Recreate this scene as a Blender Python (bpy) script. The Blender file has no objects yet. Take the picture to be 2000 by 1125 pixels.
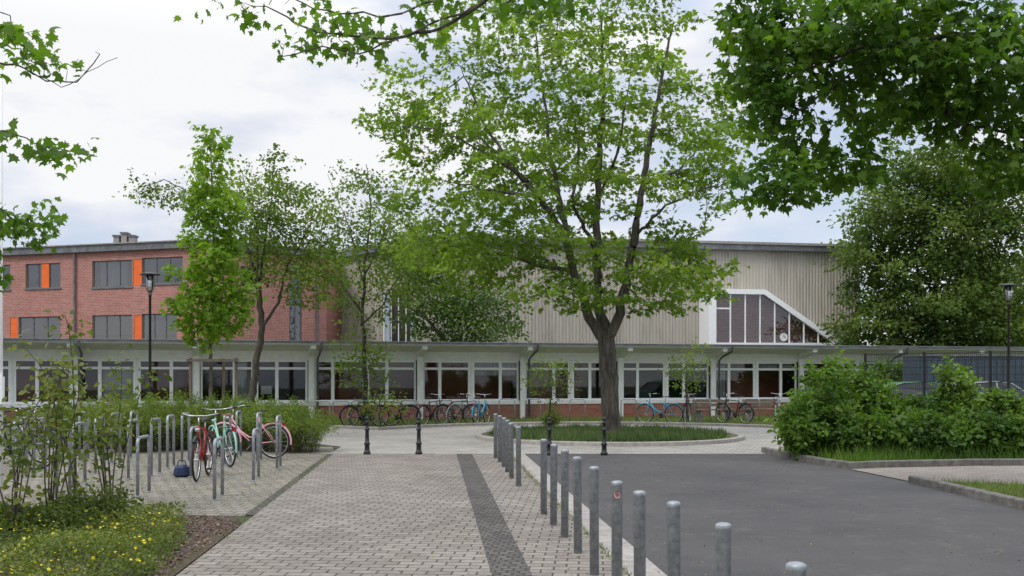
import bpy, math, random
import numpy as np
from mathutils import Vector, Matrix
random.seed(11); rng=np.random.default_rng(11)
SC=bpy.context.scene; COL=SC.collection
EYE=1.65
def X(px,d): return (px-1000)/2000*d          # survey helpers: bearing + distance -> metres
def Z(py,d): return EYE+(735-py)/2000*d
def D(py): return EYE*2000/(py-735)

# ---------------------------------------------------------------- materials
def base(name):
    m=bpy.data.materials.new(name); m.use_nodes=True; nt=m.node_tree
    return m,nt,nt.nodes['Principled BSDF']
def ramp(nt,fac,stops):
    r=nt.nodes.new('ShaderNodeValToRGB'); e=r.color_ramp.elements
    while len(e)<len(stops): e.new(.5)
    for i,(p,c) in enumerate(stops):
        e[i].position=p; e[i].color=(*c,1) if len(c)==3 else c
    nt.links.new(fac,r.inputs[0]); return r.outputs[0]
def coords(nt,scale=(1,1,1),rot=(0,0,0)):
    tc=nt.nodes.new('ShaderNodeTexCoord'); mp=nt.nodes.new('ShaderNodeMapping')
    mp.inputs['Scale'].default_value=scale; mp.inputs['Rotation'].default_value=rot
    nt.links.new(tc.outputs['Object'],mp.inputs[0]); return mp.outputs[0]
def noise(nt,vec,scale,detail=4,rough=.6):
    n=nt.nodes.new('ShaderNodeTexNoise'); n.inputs['Scale'].default_value=scale
    n.inputs['Detail'].default_value=detail; n.inputs['Roughness'].default_value=rough
    nt.links.new(vec,n.inputs['Vector']); return n.outputs[0]
def mixc(nt,mode,fac,a,b):
    m=nt.nodes.new('ShaderNodeMix'); m.data_type='RGBA'; m.blend_type=mode
    for sock,v in ((m.inputs[0],fac),(m.inputs[6],a),(m.inputs[7],b)):
        if isinstance(v,bpy.types.NodeSocket): nt.links.new(v,sock)
        elif isinstance(v,(int,float)): sock.default_value=v
        else: sock.default_value=(*v,1)
    return m.outputs[2]
def bump(nt,b,h,strength,dist=.02):
    n=nt.nodes.new('ShaderNodeBump'); n.inputs['Strength'].default_value=strength; n.inputs['Distance'].default_value=dist
    nt.links.new(h,n.inputs['Height']); nt.links.new(n.outputs[0],b.inputs['Normal'])
def surf(name,c1,c2,scale=5,rough=.7,metal=0,bmp=0,stretch=(1,1,1),big=.3,spec=.4):
    m,nt,b=base(name); v=coords(nt,stretch)
    f=noise(nt,v,scale,6); c=ramp(nt,f,[(.35,c1),(.65,c2)])
    if big>0:
        g=noise(nt,coords(nt),.6,3)
        c=mixc(nt,'MULTIPLY',big,c,ramp(nt,g,[(.35,(.55,.55,.55)),(.65,(1.0,1.0,1.0))]))
    nt.links.new(c,b.inputs['Base Color']); b.inputs['Roughness'].default_value=rough
    b.inputs['Metallic'].default_value=metal; b.inputs['Specular IOR Level'].default_value=spec
    if bmp: bump(nt,b,f,bmp)
    return m
def bricks(name,c1,c2,mortar,bw,bh,ms=.008,rotz=0,wall=False,rough=.85,stain=.4,off=.5,moss=None,bs=.5):
    m,nt,b=base(name)
    if wall:
        tc=nt.nodes.new('ShaderNodeTexCoord'); s=nt.nodes.new('ShaderNodeSeparateXYZ'); cb=nt.nodes.new('ShaderNodeCombineXYZ')
        nt.links.new(tc.outputs['Object'],s.inputs[0]); nt.links.new(s.outputs[0],cb.inputs[0]); nt.links.new(s.outputs[2],cb.inputs[1]); v=cb.outputs[0]
    else: v=coords(nt,rot=(0,0,rotz))
    br=nt.nodes.new('ShaderNodeTexBrick'); br.offset=off
    for k,x in (('Color1',(*c1,1)),('Color2',(*c2,1)),('Mortar',(*mortar,1)),('Scale',1),('Mortar Size',ms),('Mortar Smooth',.3),('Brick Width',bw),('Row Height',bh),('Bias',0.)):
        br.inputs[k].default_value=x
    nt.links.new(v,br.inputs['Vector'])
    c=br.outputs[0]; o=coords(nt)
    c=mixc(nt,'MULTIPLY',stain,c,ramp(nt,noise(nt,o,.7,5),[(.3,(.5,.48,.45)),(.6,(1,1,1))]))
    c=mixc(nt,'MULTIPLY',.5,c,ramp(nt,noise(nt,o,14,4),[(.3,(.6,.6,.6)),(.7,(1.15,1.15,1.15))]))
    if moss:
        c=mixc(nt,'MIX',ramp(nt,noise(nt,o,1.3,6),[(.55,(0,0,0)),(.75,(.6,.6,.6))]),c,moss)
    nt.links.new(c,b.inputs['Base Color']); b.inputs['Roughness'].default_value=rough
    inv=nt.nodes.new('ShaderNodeMath'); inv.operation='SUBTRACT'; inv.inputs[0].default_value=1
    nt.links.new(br.outputs['Fac'],inv.inputs[1]); bump(nt,b,inv.outputs[0],bs,.01)
    b.inputs['Specular IOR Level'].default_value=.3
    return m
def leafmat(name,dark,mid,light,tr=.35,rough=.55):
    m,nt,b=base(name); a=nt.nodes.new('ShaderNodeAttribute'); a.attribute_name='tint'
    c=ramp(nt,a.outputs['Fac'],[(0,dark),(.5,mid),(1,light)])
    nt.links.new(c,b.inputs['Base Color']); b.inputs['Roughness'].default_value=rough; b.inputs['Specular IOR Level'].default_value=.25
    t=nt.nodes.new('ShaderNodeBsdfTranslucent')
    nt.links.new(mixc(nt,'MULTIPLY',1.,c,(1.6,1.7,.7)),t.inputs[0])
    mx=nt.nodes.new('ShaderNodeMixShader'); mx.inputs[0].default_value=tr
    nt.links.new(b.outputs[0],mx.inputs[1]); nt.links.new(t.outputs[0],mx.inputs[2])
    nt.links.new(mx.outputs[0],nt.nodes['Material Output'].inputs[0]); return m
def glassmat(name,tint=(.75,.8,.8),refl=.22,rough=.02):
    m,nt,b=base(name); t=nt.nodes.new('ShaderNodeBsdfTransparent'); t.inputs[0].default_value=(*tint,1)
    g=nt.nodes.new('ShaderNodeBsdfGlossy'); g.inputs[1].default_value=rough
    fr=nt.nodes.new('ShaderNodeFresnel'); fr.inputs[0].default_value=1.5
    ad=nt.nodes.new('ShaderNodeMath'); ad.inputs[1].default_value=refl-.04; nt.links.new(fr.outputs[0],ad.inputs[0])
    mx=nt.nodes.new('ShaderNodeMixShader'); nt.links.new(ad.outputs[0],mx.inputs[0])
    nt.links.new(t.outputs[0],mx.inputs[1]); nt.links.new(g.outputs[0],mx.inputs[2])
    nt.links.new(mx.outputs[0],nt.nodes['Material Output'].inputs[0]); return m

PD=-math.atan(.077)
M_ground=surf('soil_grass',(.03,.045,.015),(.07,.085,.03),3,.95,bmp=.4)
M_lawn=surf('lawn_soil',(.05,.07,.018),(.12,.14,.045),6,.95,bmp=.4)
M_path=bricks('path_pavers',(.22,.195,.168),(.30,.267,.232),(.075,.068,.05),.21,.14,.010,rotz=-PD,stain=.45,moss=(.135,.12,.088))
M_park=bricks('parking_pavers',(.22,.195,.162),(.28,.25,.21),(.08,.085,.05),.2,.2,.012,rotz=-PD,stain=.5,moss=(.11,.115,.06))
M_strip=bricks('dark_setts',(.088,.078,.072),(.15,.134,.124),(.05,.047,.04),.1,.1,.012,rotz=-PD,stain=.4)
M_turn=bricks('turning_setts',(.34,.32,.285),(.43,.405,.37),(.18,.17,.14),.22,.14,.012,rotz=.3,stain=.4,moss=(.22,.215,.14))
M_drive=bricks('drive_pavers',(.27,.23,.20),(.33,.29,.255),(.13,.12,.10),.2,.1,.008,rotz=.1,stain=.4)
def asphalt():
    m,nt,b=base('asphalt'); o=coords(nt)
    c=ramp(nt,noise(nt,o,160,2),[(.3,(.038,.036,.038)),(.7,(.10,.096,.096))])
    c=mixc(nt,'MULTIPLY',.9,c,ramp(nt,noise(nt,o,.45,7,.65),[(.3,(.6,.6,.6)),(.7,(1.2,1.17,1.13))]))
    c=mixc(nt,'MIX',ramp(nt,noise(nt,o,2.5,8,.75),[(.54,(0,0,0)),(.75,(.5,.5,.5))]),c,(.16,.142,.118))
    nt.links.new(c,b.inputs['Base Color']); b.inputs['Roughness'].default_value=.85
    bump(nt,b,noise(nt,o,120,3),.4,.005); return m
M_asph=asphalt()
M_kerb=surf('kerb_concrete',(.27,.245,.22),(.39,.36,.33),8,.85,bmp=.2)
M_kerbd=surf('kerb_dark',(.10,.095,.085),(.20,.185,.165),7,.85,bmp=.2)
M_mulch=surf('bark_mulch',(.04,.027,.018),(.12,.082,.058),35,.95,bmp=.9)
M_galv=surf('galvanised_steel',(.24,.265,.28),(.40,.425,.44),22,.5,.45,big=.3)
M_black=surf('black_paint',(.012,.013,.014),(.025,.026,.027),12,.4)
M_white=surf('white_paint',(.74,.74,.72),(.83,.83,.81),4,.6,big=.1)
M_soff=surf('soffit_concrete',(.68,.675,.64),(.80,.79,.76),3,.75,big=.15,stretch=(1,1,.5))
M_frame=surf('white_frame',(.82,.83,.83),(.88,.89,.89),6,.45,big=.03)
M_roofg=surf('zinc_roof',(.12,.125,.135),(.21,.215,.225),3,.5,.2)
M_redb=bricks('red_brick',(.38,.135,.11),(.49,.205,.17),(.46,.36,.31),.25,.08,.010,wall=True,stain=.22,bs=.3)
M_plinth=bricks('plinth_brick',(.33,.115,.08),(.42,.165,.115),(.28,.22,.18),.25,.08,.010,wall=True,stain=.45,bs=.3)
M_orange=surf('orange_panel',(.78,.13,.02),(.86,.165,.03),3,.5,big=.05)
M_dframe=surf('dark_frame',(.12,.125,.13),(.17,.175,.18),5,.5)
M_blind=surf('grey_blind',(.15,.16,.17),(.20,.21,.22),2,.6,stretch=(.2,.2,18))
M_curt=surf('curtain',(.38,.41,.39),(.58,.61,.59),2.0,.9,stretch=(6,6,.2))
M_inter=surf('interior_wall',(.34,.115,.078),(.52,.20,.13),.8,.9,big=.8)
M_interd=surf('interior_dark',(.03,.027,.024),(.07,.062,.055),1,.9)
M_glass=glassmat('window_glass',(.74,.76,.76),.075)
M_glassd=glassmat('dormer_glass',(.85,.86,.86),.13)
M_glassb=glassmat('upper_glass',(.45,.5,.55),.2)
M_bark=surf('bark',(.07,.058,.045),(.17,.145,.115),14,.95,bmp=1.0,stretch=(1,1,.18))
M_barkm=surf('bark_grey',(.05,.042,.034),(.14,.12,.098),14,.95,bmp=1.0,stretch=(1,1,.18))
M_barkd=surf('bark_dark',(.04,.033,.026),(.10,.084,.066),14,.95,bmp=.6,stretch=(1,1,.25))
M_twig=surf('twig',(.05,.035,.025),(.10,.075,.055),20,.9,big=0)
M_wood=surf('weathered_wood',(.12,.09,.065),(.21,.165,.12),8,.85,bmp=.3,stretch=(1,1,.15))
def ribmat():
    m,nt,b=base('ribbed_concrete')
    c=ramp(nt,noise(nt,coords(nt,(6,6,.16)),2.4,5,.6),[(.25,(.37,.34,.29)),(.45,(.44,.405,.345)),(.75,(.50,.465,.40))])
    c=mixc(nt,'MULTIPLY',.55,c,ramp(nt,noise(nt,coords(nt,(.9,.9,.13)),1.6,7,.75),[(.36,(.58,.56,.53)),(.5,(.95,.95,.94)),(.7,(1.06,1.06,1.06))]))
    nt.links.new(c,b.inputs['Base Color']); b.inputs['Roughness'].default_value=.9; return m
M_rib=ribmat()
L_main=leafmat('leaf_main',(.075,.13,.02),(.14,.225,.03),(.235,.34,.05),.46)
L_bright=leafmat('leaf_bright',(.08,.15,.015),(.145,.25,.025),(.22,.34,.04),.44)
L_mid=leafmat('leaf_mid',(.065,.11,.018),(.12,.185,.03),(.20,.275,.05),.42)
L_olive=leafmat('leaf_olive',(.05,.09,.02),(.09,.145,.03),(.145,.20,.045),.36)
L_near=leafmat('leaf_near',(.04,.095,.013),(.08,.16,.02),(.15,.25,.034),.48)
L_dark=leafmat('leaf_dark',(.04,.08,.016),(.07,.13,.024),(.12,.19,.035),.35)
L_shrub=leafmat('leaf_shrub',(.035,.08,.013),(.08,.15,.022),(.165,.26,.042),.38)
L_hedge=leafmat('leaf_hedge',(.06,.10,.018),(.12,.18,.03),(.20,.27,.055),.4)
L_grass=leafmat('grass',(.07,.10,.02),(.13,.18,.04),(.22,.26,.08),.35)
L_isl=leafmat('island_grass',(.045,.075,.03),(.085,.13,.045),(.15,.195,.08),.3)
L_cover=leafmat('ground_cover',(.045,.07,.015),(.10,.14,.026),(.19,.215,.05),.35)
L_flow=leafmat('yellow_petals',(.60,.47,.03),(.72,.60,.05),(.8,.72,.10),.2)
L_litter=leafmat('litter',(.10,.06,.03),(.20,.13,.06),(.30,.24,.10),.1)

# ---------------------------------------------------------------- mesh builder
class MB:
    def __init__(s,M=None): s.v=[];s.f=[];s.mi=[];s.m=[];s.M=M
    def mat(s,m):
        if m not in s.m: s.m.append(m)
        return s.m.index(m)
    def add(s,vs,fs,m):
        k=len(s.v); i=s.mat(m)
        for p in vs:
            p=Vector(p)
            if s.M is not None: p=s.M@p
            s.v.append(tuple(p))
        for f in fs: s.f.append([k+j for j in f]); s.mi.append(i)
    def box(s,x0,x1,y0,y1,z0,z1,m):
        s.add([(x0,y0,z0),(x1,y0,z0),(x1,y1,z0),(x0,y1,z0),(x0,y0,z1),(x1,y0,z1),(x1,y1,z1),(x0,y1,z1)],
              [(0,3,2,1),(4,5,6,7),(0,1,5,4),(1,2,6,5),(2,3,7,6),(3,0,4,7)],m)
    def prism(s,prof,y0,y1,m):
        n=len(prof)
        s.add([(x,y0,z) for x,z in prof]+[(x,y1,z) for x,z in prof],
              [list(range(n)),list(range(2*n-1,n-1,-1))]+[[(i+1)%n,i,i+n,(i+1)%n+n] for i in range(n)],m)
    def tube(s,path,r,m,n=8,cap=True):
        P=[Vector(p) for p in path]; R=r if isinstance(r,(list,tuple)) else [r]*len(P)
        u=None; vs=[]
        for i,p in enumerate(P):
            t=(P[min(i+1,len(P)-1)]-P[max(i-1,0)]).normalized()
            if u is None: u=t.orthogonal().normalized()
            u=(u-t*u.dot(t)).normalized(); w=t.cross(u)
            for k in range(n):
                a=2*math.pi*k/n; vs.append(p+(u*math.cos(a)+w*math.sin(a))*R[i])
        fs=[]
        for i in range(len(P)-1):
            for k in range(n): fs.append((i*n+k,i*n+(k+1)%n,(i+1)*n+(k+1)%n,(i+1)*n+k))
        if cap: fs+=[list(range(n-1,-1,-1)),[(len(P)-1)*n+k for k in range(n)]]
        s.add(vs,fs,m)
    def lathe(s,prof,m,n=16,c=(0,0,0)):
        vs=[(c[0]+r*math.cos(2*math.pi*k/n),c[1]+r*math.sin(2*math.pi*k/n),c[2]+z) for r,z in prof for k in range(n)]
        fs=[(i*n+k,i*n+(k+1)%n,(i+1)*n+(k+1)%n,(i+1)*n+k) for i in range(len(prof)-1) for k in range(n)]
        fs+=[list(range(n-1,-1,-1)),[(len(prof)-1)*n+k for k in range(n)]]
        s.add(vs,fs,m)
    def ring(s,c,R,r,m,n=28,k=6,a0=0,a1=2*math.pi):
        full=abs(a1-a0-2*math.pi)<1e-6
        cnt=n if full else n+1; vs=[];fs=[]
        for i in range(cnt):
            a=a0+(a1-a0)*i/n
            for j in range(k):
                b=2*math.pi*j/k; rr=R+r*math.cos(b); vs.append((c[0]+rr*math.cos(a),c[1]+r*math.sin(b),c[2]+rr*math.sin(a)))
        for i in range(n):
            for j in range(k):
                i2=(i+1)%cnt; fs.append((i*k+j,i2*k+j,i2*k+(j+1)%k,i*k+(j+1)%k))
        s.add(vs,fs,m)
    def mesh(s,name,smooth=False):
        me=bpy.data.meshes.new(name); me.from_pydata([tuple(p) for p in s.v],[],s.f)
        for m in s.m: me.materials.append(m)
        me.polygons.foreach_set('material_index',s.mi)
        if smooth: me.polygons.foreach_set('use_smooth',[True]*len(s.f))
        me.update(); return me
def link(o): COL.objects.link(o); return o
def root(name,label,cat,loc=(0,0,0),rz=0,group=None,tilt=0):
    o=link(bpy.data.objects.new(name,None)); o.location=loc; o.rotation_euler=(tilt,0,rz); o.empty_display_size=.2
    o['label']=label; o['category']=cat
    if group: o['group']=group
    return o
def part(name,mb,parent,smooth=False,world=False,label=None):
    me=mb.mesh(name,smooth) if isinstance(mb,MB) else mb
    o=link(bpy.data.objects.new(name,me)); o.parent=parent
    if world:
        r=parent
        while r.parent: r=r.parent
        o.matrix_parent_inverse=(Matrix.Translation(r.location)@r.rotation_euler.to_matrix().to_4x4()).inverted() if parent is r else Matrix.Identity(4)
    if label: o['label']=label
    return o
def solo(name,mb,label,cat,loc=(0,0,0),rz=0,group=None,smooth=False):
    me=mb.mesh(name,smooth) if isinstance(mb,MB) else mb
    o=link(bpy.data.objects.new(name,me)); o.location=loc; o.rotation_euler=(0,0,rz)
    o['label']=label;o['category']=cat
    if group:o['group']=group
    return o
def struct(name,mb,kind='structure',smooth=False):
    me=mb.mesh(name,smooth) if isinstance(mb,MB) else mb
    o=link(bpy.data.objects.new(name,me)); o['kind']=kind
    o['label']=name.replace('_',' '); o['category']=name.split('_')[-1]; return o
def desc(o,label,cat): o['label']=label;o['category']=cat
def sheet(name,pts,z,m,label=None,cat=None):
    mb=MB(); mb.add([(x,y,z) for x,y in pts],[list(range(len(pts)))],m)
    me=mb.mesh(name)
    if me.polygons[0].normal.z<0: me.flip_normals()
    o=struct(name,me)
    if label: desc(o,label,cat or 'ground')
    return o

# ---------------------------------------------------------------- leaves
MAPLE=[(0,0,0),(.25,-.1,-.04),(.3,.08,0),(.56,.12,-.09),(.42,.3,-.03),(.52,.56,-.1),(.27,.5,-.01),(.16,.64,0),(0,1.,-.1),(-.16,.64,0),(-.27,.5,-.01),(-.52,.56,-.1),(-.42,.3,-.03),(-.56,.12,-.09),(-.3,.08,0),(-.25,-.1,-.04)]
LOBE=[(0,0,0),(.38,.05,-.05),(.25,.28,0),(.48,.6,-.06),(.17,.55,0),(0,1,-.08),(-.17,.55,0),(-.48,.6,-.06),(-.25,.28,0),(-.38,.05,-.05)]
OVAL=[(0,0,0),(.25,.25,.05),(.27,.6,.04),(0,1,-.06),(-.27,.6,.04),(-.25,.25,.05)]
RHOM=[(0,0,0),(.34,.45,.06),(0,1,-.05),(-.34,.45,.06)]
NARR=[(0,0,0),(.12,.4,.02),(0,1,-.05),(-.12,.4,.02)]
def unit(a): return a/np.maximum(np.linalg.norm(a,axis=1,keepdims=True),1e-9)
def leafmesh(name,C,size,tm,mat,T=None,up=.9,droop=.35,clump=1.3,tint0=0.,tj=.35):
    C=np.asarray(C,float); n=len(C); tm=np.array(tm,float); K=len(tm)
    nn=unit(rng.normal(size=(n,3))*.75+np.array([0,0,up]))
    if T is None: T=rng.normal(size=(n,3))
    else: T=T+rng.normal(size=(n,3))*.45
    T=T-nn*np.sum(T*nn,axis=1,keepdims=True); T=unit(T); T[:,2]-=droop; T=unit(T)
    B=unit(np.cross(T,nn)); nn=np.cross(B,T)
    s=(size*(.6+.75*rng.random(n)))[:,None,None]
    cu=(rng.random(n)*2.2)[:,None,None]   # each leaf curls differently
    V=C[:,None,:]+s*(tm[None,:,0:1]*B[:,None,:]+tm[None,:,1:2]*T[:,None,:]+cu*tm[None,:,2:3]*nn[:,None,:])
    q=C*clump; ph=rng.random(3)*6
    cl=.5+.28*np.sin(q[:,0]*1.7+ph[0]+np.sin(q[:,2]*1.3))*np.sin(q[:,1]*1.9+ph[1])+.2*np.sin(q[:,2]*2.3+ph[2]+q[:,0])
    ti=np.clip(cl+(rng.random(n)-.5)*tj+tint0,0,1)
    return polymesh(name,V.reshape(-1,3),n,K,np.repeat(ti,K),mat)
def polymesh(name,V,n,K,tint,mat):
    me=bpy.data.meshes.new(name); me.vertices.add(n*K); me.vertices.foreach_set('co',V.astype(np.float32).ravel())
    me.loops.add(n*K); me.loops.foreach_set('vertex_index',np.arange(n*K,dtype=np.int32))
    me.polygons.add(n); me.polygons.foreach_set('loop_start',np.arange(0,n*K,K,dtype=np.int32))
    try: me.polygons.foreach_set('loop_total',np.full(n,K,dtype=np.int32))
    except Exception: pass
    me.update(calc_edges=True)
    a=me.attributes.new('tint','FLOAT','POINT'); a.data.foreach_set('value',tint.astype(np.float32))
    me.materials.append(mat); return me
def blades(name,P,h,w,mat,lean=.45,tint0=0,tj=.6):
    P=np.asarray(P,float); n=len(P); h=h*(.45+.8*rng.random(n)); a=rng.random(n)*6.283; l=lean*(rng.random(n))
    b=rng.random(n)*6.283
    dx=np.stack([np.cos(a),np.sin(a),np.zeros(n)],1); sx=np.stack([np.cos(b),np.sin(b),np.zeros(n)],1)*w/2
    top=P+dx*(l*h)[:,None]+np.array([0,0,1])*(h*np.sqrt(1-np.minimum(l,.95)**2))[:,None]
    V=np.stack([P-sx,P+sx,top],1)
    q=P; cl=.5+.3*np.sin(q[:,0]*1.1+2*np.sin(q[:,1]*.7))*np.sin(q[:,1]*1.7)
    ti=np.clip(cl+(rng.random(n)-.5)*tj+tint0,0,1)
    return polymesh(name,V.reshape(-1,3),n,3,np.repeat(ti,3),mat)

def blob(c,r,n,k,sg=.35,pw=.45,fz=1.):
    d=unit(rng.normal(size=(n,3)))*(rng.random((n,1))**pw)
    cc=np.array(c)+d*np.array(r)
    return (cc[:,None,:]+rng.normal(size=(n,k,3))*sg*np.array([1,1,fz])).reshape(-1,3)

def grow_tree(limbs,attr,step,kill,Rroot,rtip=.006,bark=M_bark,iters=90,jit=.12,grav=0.,pw=1.35):
    pos=[];par=[];lim=[];ov=[]
    for tup in limbs:
        ref,pts=tup[0],tup[1]; idx=[]
        pts=[np.array(p,float) for p in pts]
        if ref is None: pos.append(pts[0]);par.append(-1);idx.append(0);cur=0;src=pts[0];rest=pts[1:]
        else:
            L=lim[ref[0]]; cur=L[min(int(ref[1]*(len(L)-1)),len(L)-1)]; src=pos[cur]; rest=pts
        for p in rest:
            m=max(1,int(round(np.linalg.norm(p-src)/step)))
            for j in range(1,m+1):
                q=src+(p-src)*j/m
                if j<m: q=q+rng.normal(size=3)*step*.1
                pos.append(q);par.append(cur);cur=len(pos)-1;idx.append(cur)
            src=p
        lim.append(idx); ov.append(tup[2] if len(tup)>2 else None)
    nfix=len(pos)
    A=np.array(attr); P=np.array(pos)
    dist=np.full(len(A),1e9); near=np.zeros(len(A),int); stale=np.zeros(len(A),int)
    def upd(st,Pn):
        nonlocal dist,near
        for s in range(0,len(Pn),400):
            blk=Pn[s:s+400]; dd=np.linalg.norm(A[:,None,:]-blk[None],axis=2); j=dd.argmin(1); m=dd[np.arange(len(A)),j]
            w=m<dist; dist[w]=m[w]; near[w]=st+s+j[w]
    upd(0,P)
    for it in range(iters):
        keep=(dist>kill)&(stale<2); A=A[keep];dist=dist[keep];near=near[keep];stale=stale[keep]
        if len(A)==0: break
        un,inv=np.unique(near,return_inverse=True)
        v=np.zeros((len(un),3)); np.add.at(v,inv,unit(A-P[near]))
        v=unit(v)+rng.normal(size=v.shape)*jit; v[:,2]+=grav; v=unit(v)
        new=P[un]+v*step; st=len(P); P=np.vstack([P,new]); par+=list(un); old=dist.copy(); upd(st,new)
        stale=np.where(dist<old-.02*step,0,stale+1)
    n=len(P); par=np.array(par); e=2.3; acc=np.zeros(n); ch=[[] for _ in range(n)]
    r=np.zeros(n)
    for i in range(n-1,-1,-1):
        r[i]=rtip if acc[i]==0 else acc[i]**(1/e)
        if par[i]>=0: acc[par[i]]+=r[i]**e; ch[par[i]].append(i)
    raw=r.copy(); r=rtip+(Rroot-rtip)*((raw-rtip)/max(raw[0]-rtip,1e-6))**pw
    fixed=np.zeros(n,bool)
    for idx,o in zip(lim,ov):
        if o:
            for k,i in enumerate(idx): r[i]=o[0]+(o[1]-o[0])*k/max(len(idx)-1,1); fixed[i]=True
    for i in range(1,n):
        if not fixed[i]: r[i]=min(r[i],r[par[i]]*.97 if r[par[i]]>rtip*1.2 else r[par[i]])
    mb=MB(); stack=[(0,None)]
    while stack:
        s,pp=stack.pop(); chain=[s] if pp is None else [pp,s]; c=s
        while ch[c]:
            b=max(ch[c],key=lambda q:r[q]+raw[q]*1e-3)
            for o in ch[c]:
                if o!=b: stack.append((o,c))
            chain.append(b); c=b
        rr=[r[q] for q in chain]
        if pp is not None: rr[0]=rr[1]*1.1
        else: rr[0]*=1.22
        if len(chain)>1:
            R=max(rr); mb.tube([P[q] for q in chain],rr,bark,n=12 if R>.08 else (6 if R>.03 else 4),cap=False)
    return mb,P,r,par,raw,nfix
def tree(name,label,base_xy,limbs,attr,step,kill,Rroot,leafm,tm,lsize,per,spread,rmax,bark=M_bark,prob=1.,rtip=.006,cat='tree',tint0=0,group=None,up=.9,droop=.35,jit=.12,clump=1.3,iters=90,fz=1.,pw=1.35):
    mb,P,r,par,raw,nf=grow_tree(limbs,attr,step,kill,Rroot,rtip,bark,jit=jit,iters=iters,pw=pw)
    R=root(name,label,cat,(base_xy[0],base_xy[1],0),group=group)
    part('trunk',mb,R,smooth=True,world=True)
    sel=np.where((raw<rmax)&(par>=0)&(np.arange(len(P))>=nf))[0]
    if prob<1: sel=sel[rng.random(len(sel))<prob]
    C=np.repeat(P[sel],per,axis=0); C=C+rng.normal(size=C.shape)*spread*np.array([1,1,fz])
    T=unit(np.repeat(P[sel]-P[par[sel]],per,axis=0))
    me=leafmesh('crown',C,lsize,tm,leafm,T=T,tint0=tint0,up=up,droop=droop,clump=clump)
    part('crown',me,R,world=True)
    return R

def spray(name,label,bx,by,rx,ry,h,ns,nl,lsize,leafm,tm=OVAL,cat='shrub',side=.06,arch=.45,s0=.2,sr=.008,tint0=0,group=None,lean=(0,0),up=.9,z0=0,rb=.35,wb=.05):
    R=root(name,label,cat,(bx,by,z0),group=group); mb=MB(); Cs=[];Ts=[]
    for i in range(ns):
        a=random.random()*6.283;q=math.sqrt(random.random()); hh=h*(1-arch*q*q)*random.uniform(.6,1.05)
        b0=(math.cos(a)*rx*q*rb+random.uniform(-.05,.05),math.sin(a)*ry*q*rb)
        pts=[]
        wob=[random.uniform(-1,1)*wb*h for _ in range(4)]
        for j in range(8):
            s=j/7; k=s**1.5
            pts.append((b0[0]+(math.cos(a)*rx*q-b0[0])*k+lean[0]*k+wob[0]*math.sin(s*5+wob[2]*9)*s,b0[1]+(math.sin(a)*ry*q-b0[1])*k+lean[1]*k+wob[1]*math.sin(s*4+wob[3]*9)*s,hh*math.sin(s*(1.35+.45*q))/math.sin(1.35+.45*q*.5)))
        mb.tube(pts,[sr*(1-.7*j/7) for j in range(8)],M_twig,n=3,cap=False)
        pa=np.array(pts); s=s0+(1-s0)*rng.random(nl)**.8; f=s*7; i0=np.minimum(f.astype(int),6); fr=(f-i0)[:,None]
        Cs.append(pa[i0]*(1-fr)+pa[i0+1]*fr+rng.normal(size=(nl,3))*side); Ts.append(unit(pa[i0+1]-pa[i0])*.8+rng.normal(size=(nl,3))*.5)
    C=np.vstack(Cs);T=np.vstack(Ts); C[:,2]=np.maximum(C[:,2],.03)
    part('stems',mb,R); part('foliage',leafmesh('foliage',C,lsize,tm,leafm,T=T,tint0=tint0,up=up,clump=2.2),R); return R

# ================================================================= SETTING: ground
sheet('ground',[(-400,-60),(400,-60),(400,700),(-400,700)],0,M_ground,'dark grassy soil reaching the horizon','ground')
def lineX(a,d,s=-.0765): return a+s*d
sheet('bicycle_parking_paving',[(lineX(-2.12,12.1),12.1),(lineX(-2.12,21.75),21.75),(-4.2,24),(-18,24),(-18,12.1)],.004,M_park,'mossy grey square pavers of the bicycle parking','pavement')
sheet('path_paving',[(lineX(-2.12,-6),-6),(lineX(1.62,-6),-6),(lineX(1.62,21.7),21.7),(lineX(-2.12,21.7),21.7)],.012,M_path,'grey brown brick paved footpath','path')
sheet('dark_sett_strip',[(lineX(.48,-6),-6),(lineX(.81,-6),-6),(lineX(.81,21.7),21.7),(lineX(.48,21.7),21.7)],.016,M_strip,'strip of dark small setts in the path','path')
sheet('path_edge_setts',[(lineX(-2.24,12.1),12.1),(lineX(-2.12,12.1),12.1),(lineX(-2.12,21.7),21.7),(lineX(-2.24,21.7),21.7)],.014,M_strip,'thin line of dark setts edging the path','path')
sheet('asphalt_road',[(lineX(1.92,-6),-6),(14,-6),(14,9.2),(6.45,11.6),(6.35,13.5),(6.2,15.7),(5.9,18.3),(5.55,21.3),(5.5,21.7),(lineX(1.92,21.7),21.7)],.008,M_asph,'dark grey asphalt road with faint stains','road')
sheet('flush_kerb_band',[(lineX(1.62,-6),-6),(lineX(1.92,-6),-6),(lineX(1.92,21.7),21.7),(lineX(1.62,21.7),21.7)],.014,M_kerb,'flush pale concrete kerb beside the asphalt','kerb')
sheet('crossing_edge',[(-4.1,21.7),(5.6,21.7),(5.6,22.0),(-4.1,22.0)],.014,M_kerb,'pale flush stone line across the road end','kerb')
cen=(2.6,27.6)
def arcpts(R,a0,a1,n,c=cen,sx=1,sy=1): return [(c[0]+R*sx*math.cos(a0+(a1-a0)*i/n),c[1]+R*sy*math.sin(a0+(a1-a0)*i/n)) for i in range(n+1)]
tp=[(-3.9,22.0),(5.6,22.0),(6.5,23.5),(9,26.5)]+arcpts(7.6,math.radians(0),math.radians(150),26)+[(-7.5,34.0),(-12,33),(-12,29.0),(-6.0,26.5),(-4.0,24)]
sheet('turning_circle_paving',tp,.010,M_turn,'pale grey sett paving of the turning circle','pavement')
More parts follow.
